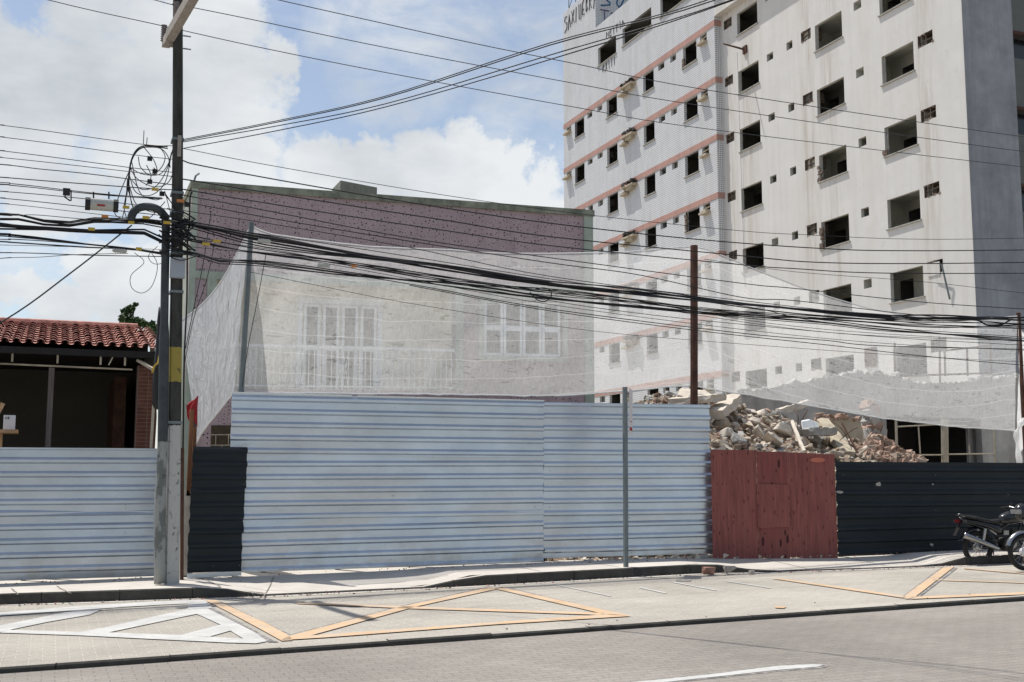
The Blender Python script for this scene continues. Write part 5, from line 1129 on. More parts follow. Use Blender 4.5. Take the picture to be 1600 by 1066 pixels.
# loose stones on the kerb edge
for (px, py, m, lb) in [(1105, 898, 'stonered', 'small reddish stone lying in the gutter, the left of two'), (1138, 897, 'stone', 'small grey stone lying in the gutter, the right of two'), (1172, 897, 'stone', 'tiny pale stone by the lowered kerb')]:
    g_ = onG(px, py, 0); h = MB(); s_ = .17 if px < 1150 else .08; h.hull(rr, (s_ * 1.2, s_, s_ * .8), Matrix.Translation((g_.x, g_.y - .05, gz(g_.x, s_ * .4))), n=20); o = h.build('loose_stone', m); tag(o, lb, 'stone')
gr = MB(); tiny = [h for h in proto[:8]]
for i in range(800):
    x = rr.uniform(-3, 18)
    if rr.random() < .68: y = ky(x) - abs(rr.gauss(0, .10)) - .01; z = gz(x, .0)
    elif rr.random() < .1: y = 11.9 + abs(rr.gauss(0, .3)); z = gz(x, 0)
    else: y = fy(x) - rr.uniform(-.1, .5); z = gz(x, .15)
    h = rr.choice(tiny); R_ = Matrix.Translation((x, y, z + .004)) @ Matrix.Rotation(rr.uniform(0, 6.28), 4, 'Z') @ Matrix.Scale(rr.uniform(.01, .045), 4); gr.add([R_ @ v for v in h.v], h.f, rr.choice([0, 1, 2]))
o = gr.build('gutter_grit', ['stone', 'stonered', 'dirt'], origin=(0, 0, 0)); tag(o, 'scattered grit and crumbs along the gutter and fence foot', 'grit', kind='stuff')
# ---------------------------------------------------------------- tree behind the shed
def tree(pxs, Y, base, label, seed):
    rt = random.Random(seed); tr = thing('tree', label, 'tree', (onY(*base, Y).x, Y, .3)); c0 = onY(*base, Y)
    tk = MB(); lv = MB(); tk.tube([(c0.x, Y, .3), (c0.x + .1, Y, c0.z * .6), c0], [.13, .1, .06], 7)
    for (px, py, r) in pxs:
        c = onY(px, py, Y + rt.uniform(-.4, .4)); tk.tube([c0 - Vector((0, 0, .5)), c0.lerp(c, .5) + Vector((0, 0, -.1)), c], [.045, .03, .012], 5)
        for _ in range(int(60 + 500 * r)):
            d_ = Vector((rt.gauss(0, 1), rt.gauss(0, 1), rt.gauss(0, .7))).normalized() * r * rt.random() ** .4; p = c + d_; s_ = rt.uniform(.03, .07)
            a = Vector((rt.uniform(-1, 1), rt.uniform(-1, 1), rt.uniform(-1, 1))).normalized(); b = a.cross(Vector((rt.uniform(-1, 1), rt.uniform(-1, 1), rt.uniform(-1, 1)))).normalized()
            lv.add([p - a * s_, p + b * s_ * .45, p + a * s_, p - b * s_ * .45], [(0, 1, 2, 3)])
    tk.build('trunk', 'bark', tr); lv.build('crown', 'leaf', tr); return tr
tree([(197, 497, .16), (205, 480, .08), (212, 476, .05), (195, 488, .11), (209, 503, .15), (217, 502, .12), (201, 503, .18), (191, 500, .10), (205, 487, .05), (222, 507, .12), (200, 482, .05), (209, 483, .04), (213, 505, .15)], 31, (200, 512), 'leafy tree with one tall sprig rising behind the tiled roof', 1)
tree([(232, 511, .14), (240, 513, .2), (246, 516, .2), (228, 507, .09), (238, 506, .07), (234, 515, .15)], 32, (238, 518), 'low leafy tree behind the right end of the tiled roof', 2)

# ---------------------------------------------------------------- utility pole and its fittings
PB_ = onG(265, 913, .15); PYY = PB_.y - .0
def pw(y, which):  # pole left/right edge in the photograph
    L_ = [(0, 271), (230, 270), (440, 267), (690, 263), (913, 257)]; R_ = [(0, 286), (230, 286.5), (440, 286), (690, 283), (913, 281)]
    return interp(L_ if which == 0 else R_, y)
pole = thing('utility_pole', 'tall tapered concrete utility pole with whitewashed foot and yellow band', 'utility pole', tuple(PB_))
mb = MB(); ys = [930, 913, 800, 690, 560, 440, 330, 230, 110, 0, -60]; rings = []
for y in ys:
    a = onY(pw(y, 0), y, PYY); b = onY(pw(y, 1), y, PYY); c = (a + b) / 2; w = (b - a).length / 2 * .97; ch = w * .25; dpt = w * .8
    rings.append([Vector((c.x + sx, PYY + sy + dpt, c.z)) for sx, sy in ((-w + ch, -dpt), (w - ch, -dpt), (w, -dpt + ch), (w, dpt - ch), (w - ch, dpt), (-w + ch, dpt), (-w, dpt - ch), (-w, -dpt + ch))])
vs = [v for r in rings for v in r]; fs = [(i * 8 + j, i * 8 + (j + 1) % 8, (i + 1) * 8 + (j + 1) % 8, (i + 1) * 8 + j) for i in range(len(ys) - 1) for j in range(8)] + [tuple(range(8)), tuple(len(vs) - 8 + i for i in range(8))]
mb.add(vs, fs); mb.build('shaft', 'polec', pole)
PX = lambda x, y, off=0.0: onY(x, y, PYY + off)
# riser conduit with its hooked top
mb = MB(); pts = [PX(250, 912), PX(250, 800), PX(254, 700), PX(256, 560), PX(257.5, 450), PX(259, 352), PX(255, 335), PX(244, 326), PX(228, 323), PX(213, 327), PX(206, 337), PX(205, 345)]
pts = smooth_path(pts, 4); mb.tube(pts, [.085 if i < 6 else (.075 if i < 14 else .06) for i in range(len(pts))], 12); mb.build('riser_pipe', 'riser', pole, smooth=True)
mb = MB(); mb.box(tuple(PX(266, 433, -.10)), (PX(289, 405).x, PYY - .005, PX(289, 405).z)); mb.build('meter_box', 'greybox', pole)
for (y, w) in ((216, .1), (330, .13), (372, .13), (300, .12), (455, .12), (660, .15), (395, .13)):
    a = PX(pw(y, 0) - 1, y); b = PX(pw(y, 1) + 1, y); mb = MB(); mb.box((a.x, PYY - .015, a.z - .02), (b.x, PYY + .26, a.z + .02)); mb.build('clamp', 'steel', pole)
mb = MB(); mb.box((PX(277, 230).x, PYY - .03, PX(277, 245).z), (PX(283, 230).x, PYY - .002, PX(277, 212).z)); mb.build('plate', 'arm', pole)
for i, y in enumerate((56, 76)): a = PX(286, y); mb = MB(); mb.tube([a, a + Vector((.12, 0, .0))], .012, 5); mb.build('step_bolt', 'steel', pole)
# crossarms run towards the street
za_ = onY(264, 60, PYY + .35).z
def lvl(px, py, z): r = ray(px, py); return C0 + r * ((z - H) / r.z)
arm = thing('crossarm', 'pale concrete crossarm bolted across the top of the utility pole', 'crossarm', tuple(lvl(270, 55, za_)))
A1 = onY(266, 56, PYY - .08); B1 = lvl(296, 4, A1.z); B1 = A1 + (B1 - A1) * 1.25
mb = MB(); mb.bar(A1, B1, .13, .15); mb.build('beam', 'arm', arm)
A2 = onY(257, 72, PYY + .5); B2 = onY(266, 56, PYY - .06); B2.z = A2.z + .0
mb = MB(); mb.bar(onY(259, 68, PYY + .75), A1 + Vector((0, .02, -.01)), .12, .14); mb.build('beam', 'arm', arm)
mb = MB(); mb.bar(onY(270, 72, PYY + .1), onY(270, 58, PYY + .1), .14, .14); mb.build('bracket', 'arm', arm)
def insulator(px, py0, py1, Y, label):
    mb = MB(); a = onY(px, py1, Y); b = onY(px, py0, Y); n = 7; P, R = [], []
    for i in range(n * 2 + 1): t = i / (2 * n); P.append(a.lerp(b, t)); R.append((.038 if i % 2 else .058) * lerp(1.05, .85, t))
    mb.tube(P, R, 10); o = mb.build('insulator', 'porcelain'); tag(o, label, 'insulator', None); return o
insulator(256.5, 40, 64, PYY + .62, 'brown ribbed insulator on the lower end of the crossarm')
insulator(276, 4, 30, PYY + .0, 'brown ribbed insulator standing beside the pole top')
# overhead lines ------------------------------------------------------
def line(name, pts, r, label, cat='cable', group=None, m='cable', Y=None, strands=1, spread=0., seed=0, sub=6):
    Y = PYY if Y is None else Y
    P = [onY(p[0], p[1], p[2] if len(p) > 2 else Y) for p in pts]
    if pts[0][0] <= -150: P = [P[0] + (P[0] - P[1]).normalized() * 16] + P
    if pts[-1][0] >= 1690: P = P + [P[-1] + (P[-1] - P[-2]).normalized() * 16]
    P = smooth_path(P, sub) if len(P) > 2 else P
    mb = MB(); q = random.Random(seed); r = r * .84 if r < .015 else r
    if strands == 1: mb.tube(P, r, 5, cap=False)
    else:
        # resample
        L_ = [0]
        for a, b in zip(P, P[1:]): L_.append(L_[-1] + (b - a).length)
        n = max(12, int(L_[-1] / .35)); R_ = []
        for i in range(n + 1):
            s_ = L_[-1] * i / n; k = 0
            while k < len(L_) - 2 and L_[k + 1] < s_: k += 1
            R_.append(P[k].lerp(P[k + 1], (s_ - L_[k]) / max(1e-6, L_[k + 1] - L_[k])))
        for s_ in range(strands):
            o1, o2 = q.uniform(0, 50), q.uniform(0, 50)
            mb.tube([p + Vector((0, spread * 1.2 * mnoise.noise((i * .09, o1, 0)), spread * 1.5 * mnoise.noise((i * .11, o2, 5)))) for i, p in enumerate(R_)], r * q.uniform(.6, 1.0), 5, cap=False)
    o = mb.build(name, m, smooth=True); tag(o, label, cat, group); return o
E1 = .30
line('power_line', [(-200, -75), (75, 0), (256, 41), (400, 73), (600, 113), (900, 168), (1100, 201), (1600, 261), (1900, 290)], .0085, 'lowest of the three thin power lines from the crossarm to the hotel', 'power line', 'power lines on the crossarm', 'wire', PYY + .6)
line('power_line', [(-150, -110), (245, 1), (276, 7), (400, 32), (600, 74), (900, 131), (1100, 166), (1600, 237), (1900, 268)], .0085, 'middle of the three thin power lines from the crossarm to the hotel', 'power line', 'power lines on the crossarm', 'wire', PYY)
line('power_line', [(100, -95), (303, -32), (435, 0), (600, 37), (755, 71), (900, 100), (1106, 141), (1600, 214), (1900, 247)], .0085, 'highest of the three thin power lines from the crossarm to the hotel', 'power line', 'power lines on the crossarm', 'wire', PYY - 1.0)
SV = 'service lines rising from the pole to the upper right'
for (y0, y6, y8, x1, lb, r) in [(218, 151, 67, 1100, 'topmost of the four service lines rising from the pole', .008), (220, 153.5, 70.5, 1112, 'second of the four service lines rising from the pole', .009), (222, 163, 86, 1140, 'third of the four service lines rising from the pole', .0085), (232, 168, 93, 1144, 'lowest of the four service lines rising from the pole', .0085)]:
    dx = 8
    line('service_line', [(287, y0, 18), (430, lerp(y0, y6, .5) + 5, 16.4), (600, y6, 14.6), (860, y8, 11.8), (x1, 2 if x1 < 1120 else 1, 9.6), (x1 + 330, -140, 7.0)], r, lb, 'service line', SV)
def LF(*p): return list(p)
WL = 'thin wires running off to the left of the pole'
for i, (p, r, lb) in enumerate([
    ([(-200, 177), (0, 195.5), (217, 225), (270, 228)], .007, 'highest thin wire left of the pole'),
    ([(-200, 195), (0, 214), (208, 242), (270, 249)], .007, 'second thin wire left of the pole'),
    ([(-200, 217), (0, 235.5), (203, 262), (270, 269.5)], .0075, 'third thin wire left of the pole'),
    ([(-200, 230), (0, 246), (270, 276)], .007, 'fourth thin wire left of the pole'),
    ([(-200, 241), (0, 257), (60, 264), (140, 272), (270, 289)], .009, 'fifth thin wire left of the pole, slightly thicker in its middle'),
    ([(-200, 262), (0, 277), (100, 285), (253, 296), (290, 296)], .01, 'sixth wire left of the pole'),
    ([(-200, 286), (0, 299), (135, 311), (262, 327)], .008, 'seventh wire left of the pole, running behind the closure box'),
    ([(-200, 296), (0, 309.5), (200, 331), (262, 338)], .008, 'eighth wire left of the pole'),
    ([(-200, 305), (0, 318), (110, 330), (214, 342)], .006, 'ninth wire left of the pole, above the thick cables'),
    ([(-200, 322), (0, 336), (56, 336), (140, 343), (250, 347)], .007, 'thin wire just above the upper thick cable bundle'),
    ([(-200, 380), (0, 383), (120, 386), (253, 390)], .005, 'faint wire between the lower cable bundles at left'),
    ([(-200, 395), (0, 395), (60, 396), (140, 399), (253, 401)], .009, 'lowest wire left of the pole'),
    ([(-200, 420), (0, 404), (60, 402), (120, 398), (200, 396)], .006, 'thin wire crossing up from the lower left edge')]):
    line('telephone_wire', p, r, lb, 'wire', WL, seed=i)
line('cable_bundle', [(-200, 278), (0, 286.4), (82, 295), (130, 300), (175, 304), (253, 309)], .009, 'slim cable bundle carrying the closure box left of the pole', 'cable bundle', None, strands=3, spread=.03, seed=2)
line('cable_bundle', [(-200, 332), (0, 336.5), (31, 338), (56, 345), (98, 349.5), (130, 349), (155, 343), (197, 346), (230, 346), (262, 352)], .015, 'upper thick wavy cable bundle left of the pole', 'cable bundle', None, strands=6, spread=.075, seed=3)
line('cable_bundle', [(-200, 336), (0, 350), (141, 360.5), (234, 365), (258, 380)], .016, 'middle thick cable bundle left of the pole', 'cable bundle', None, strands=6, spread=.08, seed=4)
line('cable_bundle', [(-200, 362), (0, 373), (60, 377), (135, 383), (197, 387), (253, 394)], .014, 'lower thick cable bundle left of the pole', 'cable bundle', None, strands=5, spread=.07, seed=5)
line('stay_wire', [(-200, 612), (3, 503), (110, 427), (206, 352)], .014, 'slanting stay wire running down over the shed roof', 'stay wire', None)
# right hand side
RP = 290
RW = 'wires running from the pole to the right over the net'
for i, (p, r, lb) in enumerate([
    ([(285, 232), (430, 260), (700, 306), (928, 337), (1160, 361), (1260, 367), (1438, 374), (1700, 371)], .0065, 'highest faint wire running right above the pink roof'),
    ([(285, 251), (319, 260), (500, 293), (700, 326), (860, 349), (1076, 373), (1275, 388), (1419, 392), (1700, 390)], .0125, 'first dark wire running right from the pole, over the roof edge'),
    ([(285, 280), (500, 314), (700, 345), (860, 370), (1160, 400), (1275, 410), (1438, 412), (1700, 409)], .0125, 'second dark wire running right across the pink wall'),
    ([(285, 296), (500, 331), (700, 361), (860, 384), (1160, 414), (1243, 420), (1387, 427), (1700, 427)], .0115, 'third dark wire running right across the pink wall'),
    ([(285, 305), (400, 326), (640, 372), (860, 403), (1160, 443), (1243, 451), (1438, 472), (1600, 483), (1700, 489)], .010, 'fourth dark wire running right across the pink wall'),
    ([(285, 315), (440, 344), (640, 377), (860, 411), (1000, 430), (1160, 465), (1243, 470), (1438, 493), (1700, 516)], .010, 'fifth dark wire running right, sagging to the net edge'),
    ([(285, 329), (430, 351), (640, 387), (860, 432), (1160, 470), (1438, 499), (1700, 512)], .008, 'wire just above the upper thick bundle over the net'),
    ([(285, 350), (430, 369), (640, 401), (860, 436), (1160, 478), (1300, 505), (1600, 527)], .008, 'wire hugging the upper thick bundle'),
    ([(285, 372), (430, 391), (640, 430), (860, 470), (1000, 490), (1160, 507), (1400, 528), (1700, 545)], .007, 'thin wire crossing below the middle bundle'),
    ([(290, 385), (450, 402), (640, 436), (860, 476), (1160, 515), (1400, 538), (1700, 552)], .006, 'thin wire lowest but one over the net'),
    ([(290, 398), (480, 420), (640, 444), (860, 483), (1160, 521), (1290, 532), (1387, 541), (1700, 548)], .0095, 'wire running below the thick bundles over the net'),
    ([(640, 446), (860, 486), (1100, 518), (1300, 540), (1438, 556), (1600, 571), (1800, 588)], .009, 'lowest wire over the net, sloping to the right edge'),
    ([(390, 425), (500, 447), (640, 474), (900, 514), (1100, 533), (1400, 555), (1600, 566)], .005, 'hair thin wire passing across the net'),
    ([(860, 452), (1100, 494), (1300, 520), (1500, 530), (1700, 534)], .006, 'hair thin wire among the right hand cables'),
    ([(1000, 472), (1200, 505), (1400, 523), (1700, 538)], .006, 'another hair thin wire among the right hand cables'),
    ([(1100, 405), (1243, 425), (1438, 440), (1600, 458), (1800, 478)], .006, 'thin wire crossing the cream hotel wing above the net slope')]):
    line('telephone_wire', p, r, lb, 'wire', RW, seed=20 + i, Y=PYY - .1 + .02 * i)
line('cable_bundle', [(270, 344), (320, 354), (390, 371), (458, 383), (565, 401), (700, 419), (860, 444), (995, 457), (1160, 476), (1291, 489), (1387, 495), (1515, 498), (1700, 499)], .0165, 'upper thick cable bundle sweeping right over the net', 'cable bundle', None, strands=7, spread=.085, seed=30)
line('cable_bundle', [(270, 365), (330, 378), (387, 389), (530, 408), (700, 434), (814, 451), (1000, 474), (1080, 483), (1160, 490), (1323, 502), (1483, 510), (1700, 510)], .014, 'middle thick cable bundle sweeping right over the net', 'cable bundle', None, strands=6, spread=.075, seed=31)
line('cable_bundle', [(270, 391), (300, 396), (330, 406), (360, 411), (398, 410), (530, 426), (700, 445), (860, 466), (1000, 479), (1100, 489), (1285, 504), (1374, 514), (1600, 531), (1750, 542)], .0125, 'lower thick cable bundle sweeping right over the net', 'cable bundle', None, strands=4, spread=.055, seed=32)
line('cable_splice', [(1522, 498), (1533, 503), (1543, 508), (1565, 507), (1575, 502), (1582, 499)], .016, 'short forked splice joining the two thick bundles at the right edge', 'cable splice', None)
line('drop_wire', [(416, 396), (402, 470), (388, 540), (378, 605)], .007, 'drop wire hanging beside the net corner post', 'drop wire', None)
line('drop_wire', [(330, 330), (316, 420), (303, 480), (290, 545)], .008, 'left drop wire hanging past the folded net', 'drop wire', None, Y=18.9)
line('drop_wire', [(336, 380), (322, 440), (302, 500), (288, 570)], .007, 'right drop wire hanging past the folded net', 'drop wire', None, Y=18.9)
line('cable_loop', [(828, 457), (840, 469), (852, 471), (861, 463), (859, 453), (848, 450), (836, 452)], .012, 'small round cable loop hung on the thick bundle', 'cable loop', None)
# coil of cables looping left of the pole
lp = [[(270, 233), (262, 262), (245, 290), (222, 296), (206, 282)], [(268, 240), (258, 285), (236, 305), (212, 300), (201, 270)], [(202, 290), (212, 318), (232, 330), (252, 333)], [(198, 300), (194, 325), (199, 345)], [(200, 295), (208, 325), (212, 340)], [(226, 230), (250, 232), (262, 244), (266, 262)], [(262, 229), (240, 228), (224, 228), (212, 236), (204, 255), (200, 285), (198, 305)], [(262, 232), (238, 229), (218, 233), (206, 250), (202, 275), (201, 300)], [(203, 262), (215, 280), (240, 292), (262, 286), (272, 262), (270, 235)], [(203, 262), (222, 272), (248, 273), (262, 258), (268, 238)],
      [(201, 285), (206, 320), (216, 334)], [(199, 280), (196, 318), (190, 345)], [(203, 265), (192, 290), (184, 312), (180, 335), (200, 345)], [(205, 250), (218, 300), (240, 312), (255, 310)], [(224, 229), (240, 250), (246, 268), (240, 262)], [(250, 230), (258, 245), (252, 262), (236, 274), (220, 262), (216, 245)], [(229, 258), (236, 276), (228, 290)], [(258, 315), (240, 335), (222, 350)]]
for i, p in enumerate(lp):
    line('looping_cable', p, .013 if i in (6, 7) else .0085, 'thin black cable looping in the coil left of the pole' if i not in (6, 7) else ('thick outer cable arching over the coil left of the pole' if i == 6 else 'thick inner cable arching over the coil left of the pole'), 'cable', 'coiled cables left of the pole', Y=PYY + .05 + .02 * i, seed=i)
line('cable_loop', [(210, 395), (225, 410), (205, 430), (206, 450), (222, 458), (238, 446), (246, 415), (235, 392)], .006, 'large thin wire loop hanging below the cables left of the riser', 'cable loop', None)
line('cable_loop', [(246, 385), (232, 400), (240, 412), (255, 410), (250, 395)], .006, 'small thin wire loop close to the riser', 'cable loop', None)
# tangle on the pole
tg = random.Random(8); tgl = MB()
for i in range(34):
    y0 = tg.choice([300, 347, 350, 365, 378, 392, 330, 338]) + tg.uniform(-5, 5); x0 = tg.uniform(247, 262); x1 = tg.uniform(292, 308); y1 = tg.choice([346, 352, 367, 372, 394, 398]) + tg.uniform(-4, 4)
    P = [onY(x0, y0, PYY - .05), onY((x0 + x1) / 2 + tg.uniform(-6, 6), (y0 + y1) / 2 + tg.uniform(-12, 18), PYY - .12 - tg.random() * .12), onY(x1, y1, PYY - .05)]
    tgl.tube(smooth_path(P, 5), tg.choice([.006, .008, .010, .013]), 5)
tgl.tube(smooth_path([onY(300, 300, PYY), onY(297, 310, PYY), onY(296, 345, PYY), onY(293, 380, PYY), onY(292, 470, PYY + .1), onY(288, 560, PYY + .1), onY(286, 700, PYY + .1)], 4), .014, 5)
for (x, y) in [(234, 248), (242, 268), (234, 284), (253, 303), (292, 320), (290, 345)]: c = onY(x, y, PYY - .02); tgl.box(c - Vector((.035, .03, .03)), c + Vector((.035, .03, .03)))
tgl.build('cable_tangle', 'cable', smooth=False); tag(bpy.data.objects['cable_tangle'], 'dense tangle of black cables tied round the pole', 'cable tangle')
# twigs on the top wire, hardware
cb = thing('closure_box', 'grey cylindrical splice closure hanging under the wires left of the pole', 'closure', tuple(onY(159, 328, PYY - .1)))
a = onY(137, 318.5, PYY - .1); b = onY(181, 322, PYY - .1)
mb = MB(); mb.tube([a, a.lerp(b, .05), a.lerp(b, .95), b], [.075, .09, .09, .075], 12); mb.build('body', 'closure', cb, smooth=False)
for t in (0, 1): q = a.lerp(b, t); dxx = (b - a).normalized() * .035; mb = MB(); mb.tube([q - dxx, q + dxx], .098, 12); mb.build('end_cap', 'blackplastic', cb)
for x in (146, 170): mb = MB(); mb.tube([onY(x, 300, PYY - .1), onY(x, 311, PYY - .1)], .012, 5); mb.build('hanger', 'cable', cb)
mb = MB(); m1 = a.lerp(b, .48); mb.box(m1 + Vector((-.06, -.094, -.04)), m1 + Vector((.05, -.088, -.015))); mb.build('red_print', 'redcloth', cb)
ca = thing('cable_clamp', 'black hanging cable clamp under the bundle at far left', 'clamp', tuple(onY(105, 312, PYY)))
mb = MB(); c = onY(104, 300, PYY - .03); mb.box(c - Vector((.05, .03, .05)), c + Vector((.05, .03, .05))); mb.tube([c, onY(101, 308, PYY - .03), onY(110, 314, PYY - .03)], .012, 5); mb.tube([onY(111, 297, PYY - .03), onY(111, 314, PYY - .03)], .01, 5); mb.build('body', 'blackplastic', ca)
for (x, y, w, m, lb) in [(197, 324, 9, 'yellowtag', 'yellow tag on the wires above the hook of the riser pipe'), (228, 340, 9, 'yellowtag', 'yellow tag under the hook of the riser pipe'), (261, 348, 10, 'yellowtag', 'yellow tag on top of the riser pipe'), (282, 314, 10, 'orangetag', 'orange tag on the face of the utility pole'), (164, 338, 9, 'orangetag', 'orange tag on a thin wire below the closure box'),
                         (242, 296, 9, 'yellowtag', 'pale yellow tag on the sixth wire left of the pole'), (143, 358, 9, 'yellowtag', 'dull yellow tag on the middle bundle left of the pole'), (217, 389, 8, 'yellowtag', 'dull yellow tag on the lower bundle left of the pole'), (322, 381.5, 11, 'yellowtag', 'bright yellow tag on the middle bundle over the pink wall'), (339, 377, 11, 'yellowtag', 'dull yellow tag right of the bright one over the pink wall'), (553, 416, 8, 'orangetag', 'orange tag hanging from the middle bundle over the net'), (205, 348, 8, 'yellowtag', 'yellow band at the mouth of the hooked pipe')]:
    c = onY(x, y, PYY - .22); ww = w / F * 19.3 / 2; mb = MB(); mb.box(c - Vector((ww, .006, .022)), c + Vector((ww, .006, .022))); o = mb.build('cable_tag', m); tag(o, lb, 'tag')
for (x, y, lb) in [(186, 392, 'grey cable dead-end clamp on the lower bundle left of the pole'), (412, 377, 'grey ribbed clamp on the upper bundle beside the net corner post'), (505, 415, 'white tape on the middle bundle over the net')]:
    mb = MB(); c = onY(x, y, PYY - .12); 
    for k in range(5): mb.tube([c + Vector((.035 * (k - 2), 0, -.02)), c + Vector((.035 * (k - 2) + .018, 0, .02))], .035, 6)
    o = mb.build('cable_clamp', 'closure'); tag(o, lb, 'clamp')
for (x, y0, y1, lb) in [(225, 204, 226, 'longer twig standing on the top wire left of the pole'), (230, 215, 226, 'shorter twig standing on the top wire left of the pole')]:
    mb = MB(); mb.tube([onY(x - 1, y1, PYY), onY(x, y0, PYY)], .006, 4); o = mb.build('twig', 'bark'); tag(o, lb, 'twig')

# ---------------------------------------------------------------- motorcycles
def motorcycle(label, loc, rz, steer=0., lean=0.):
    """local x forward, rear wheel contact at origin"""
    root = thing('motorcycle', label, 'motorcycle'); V = Vector; R_ = .30; WB = 1.27
    def wheel(cx, front):
        t = MB(); n = 28
        t.tube([V((cx + (R_ - .045) * math.cos(2 * math.pi * i / n), 0, R_ + (R_ - .045) * math.sin(2 * math.pi * i / n))) for i in range(n)], .047 if not front else .04, 9, closed=True)
        w = t.build('wheel', 'tyre', root, smooth=True)
        t = MB(); t.tube([V((cx + .225 * math.cos(2 * math.pi * i / n), 0, R_ + .225 * math.sin(2 * math.pi * i / n))) for i in range(n)], .017, 7, closed=True); t.build('rim', 'chrome', w, smooth=True)
        t = MB()
        for i in range(20): a = 2 * math.pi * i / 20; t.tube([V((cx + .05 * math.cos(a + .5), .03 * (-1) ** i, R_ + .05 * math.sin(a + .5))), V((cx + .22 * math.cos(a), 0, R_ + .22 * math.sin(a)))], .003, 4, cap=False)
        t.build('spokes', 'chrome', w)
        t = MB(); t.tube([V((cx, -.07, R_)), V((cx, -.05, R_)), V((cx, .05, R_)), V((cx, .07, R_))], [.05, .07, .07, .05], 14); t.build('hub', 'whiteplastic' if front else 'alu', w, smooth=True)
    wheel(0, False); wheel(WB, True)
    hx, hz = WB - .36, .88  # steering head
    t = MB(); t.tube([V((0, -.10, R_)), V((.42, -.09, R_ + .02))], .02, 6); t.tube([V((0, .10, R_)), V((.42, .09, R_ + .02))], .02, 6)
    t.tube([V((hx, 0, hz)), V((.78, 0, .40)), V((.72, 0, .27)), V((.42, 0, .27)), V((.40, 0, .60)), V((.62, 0, .72)), V((hx, 0, hz + .02))], .02, 7)
    for s in (-.09, .09): t.tube([V((.40, s, .58)), V((.05, s, .66)), V((-.28, s * .8, .77))], .016, 6); t.tube([V((.38, s, .32)), V((.15, s, .63))], .014, 6)
    t.build('frame', 'gloss', root, smooth=True)
    for s in (-.10, .10):
        t = MB(); t.tube([V((0.0, s, R_)), V((.05, s, .45))], .02, 8); t.tube([V((.05, s, .42)), V((.10, s, .64))], .03, 8); t.build('shock_absorber', 'chrome', root)
        f = MB(); f.tube([V((WB, s, R_)), V((WB - .15, s, .58))], .026, 8); f.tube([V((WB - .15, s, .58)), V((hx - .03, s, hz + .06))], .018, 8); f.build('fork', 'alu', root, smooth=True)
    def shell(name, m, sec, cap=True):
        """sec: list of (x, z, half width, half height)"""
        t = MB(); n = 12
        for (x, z, w, h) in sec:
            for j in range(n):
                a = 2 * math.pi * j / n; c, s_ = math.cos(a), math.sin(a); t.v.append(V((x, w * math.copysign(abs(c) ** .75, c), z + h * math.copysign(abs(s_) ** .75, s_))))
        for i in range(len(sec) - 1):
            for j in range(n): t.f.append((i * n + j, i * n + (j + 1) % n, (i + 1) * n + (j + 1) % n, (i + 1) * n + j)); t.mi.append(0)
        t.f.append(tuple(reversed(range(n)))); t.mi.append(0); t.f.append(tuple((len(sec) - 1) * n + j for j in range(n))); t.mi.append(0)
        return t.build(name, m, root, smooth=True)
    shell('fuel_tank', 'gloss', [(.42, .78, .06, .05), (.48, .80, .11, .09), (.62, .83, .14, .115), (.76, .84, .145, .12), (.88, .84, .12, .10), (.94, .84, .05, .05)])
    shell('seat', 'seat', [(-.30, .845, .06, .02), (-.22, .85, .11, .035), (-.05, .83, .12, .04), (.08, .79, .12, .045), (.25, .755, .125, .04), (.40, .765, .10, .045), (.46, .79, .06, .03)])
    shell('tail_cowl', 'gloss', [(-.36, .83, .03, .015), (-.25, .79, .08, .04), (-.05, .75, .10, .05), (.2, .69, .12, .06), (.38, .62, .12, .10), (.46, .60, .10, .08)])
    t = MB(); 
    for k in range(9): a0 = math.radians(100 - 15 * k + 25); pass
    def fender(cx, a0, a1, m, w, rr_=.335):
        t = MB(); n = 14
        for i in range(n + 1):
            a = math.radians(lerp(a0, a1, i / n))
            for (yy, dr) in ((-w, -.03), (-w * .7, 0), (0, .012), (w * .7, 0), (w, -.03)): t.v.append(V((cx + (rr_ + dr) * math.cos(a), yy, R_ + (rr_ + dr) * math.sin(a))))
        for i in range(n):
            for j in range(4): t.f.append((i * 5 + j, (i + 1) * 5 + j, (i + 1) * 5 + j + 1, i * 5 + j + 1)); t.mi.append(0)
        return t.build('fender', m, root, smooth=True)
    fender(WB, 20, 165, 'chrome' if 'silver' in label else 'gloss', .055); fender(0, 60, 160, 'gloss', .07, .37)
    # rear number plate stay, lamp, grab rail
    t = MB(); t.bar((-.30, 0, .78), (-.44, 0, .52), .10, .012); t.build('plate_holder', 'blackplastic', root)
    t = MB(); t.box((-.40, -.05, .745), (-.35, .05, .80)); t.build('tail_lamp', 'redlens', root)
    t = MB(); t.tube([V((-.05, -.13, .83)), V((-.25, -.14, .86)), V((-.38, -.08, .90)), V((-.38, .08, .90)), V((-.25, .14, .86)), V((-.05, .13, .83))], .012, 6); t.build('grab_rail', 'gloss', root, smooth=True)
    for s in (-1, 1):
        t = MB(); t.tube([V((-.30, s * .08, .76)), V((-.33, s * .17, .755))], .008, 5); t.tube([V((-.35, s * .19, .755)), V((-.31, s * .19, .755))], [.02, .028], 8); t.build('indicator', 'blackplastic', root)
    # engine
    t = MB(); t.tube([V((.56, -.13, .36)), V((.56, .13, .36))], .115, 14); t.tube([V((.68, -.10, .34)), V((.68, .10, .34))], .09, 12); t.box((.44, -.09, .28), (.74, .09, .38)); e = t.build('engine', 'engine', root)
    for s in (-1, 1): t = MB(); t.tube([V((.60, s * .165, .37)), V((.60, s * .13, .37))], [.075, .10], 14); t.build('crankcase_cover', 'alu', e, smooth=False)
    t = MB()
    for k in range(7): q = V((.66 + .012 * k, 0, .45 + .026 * k)); t.box((q.x - .065, -.075, q.z - .007), (q.x + .065, .075, q.z + .007))
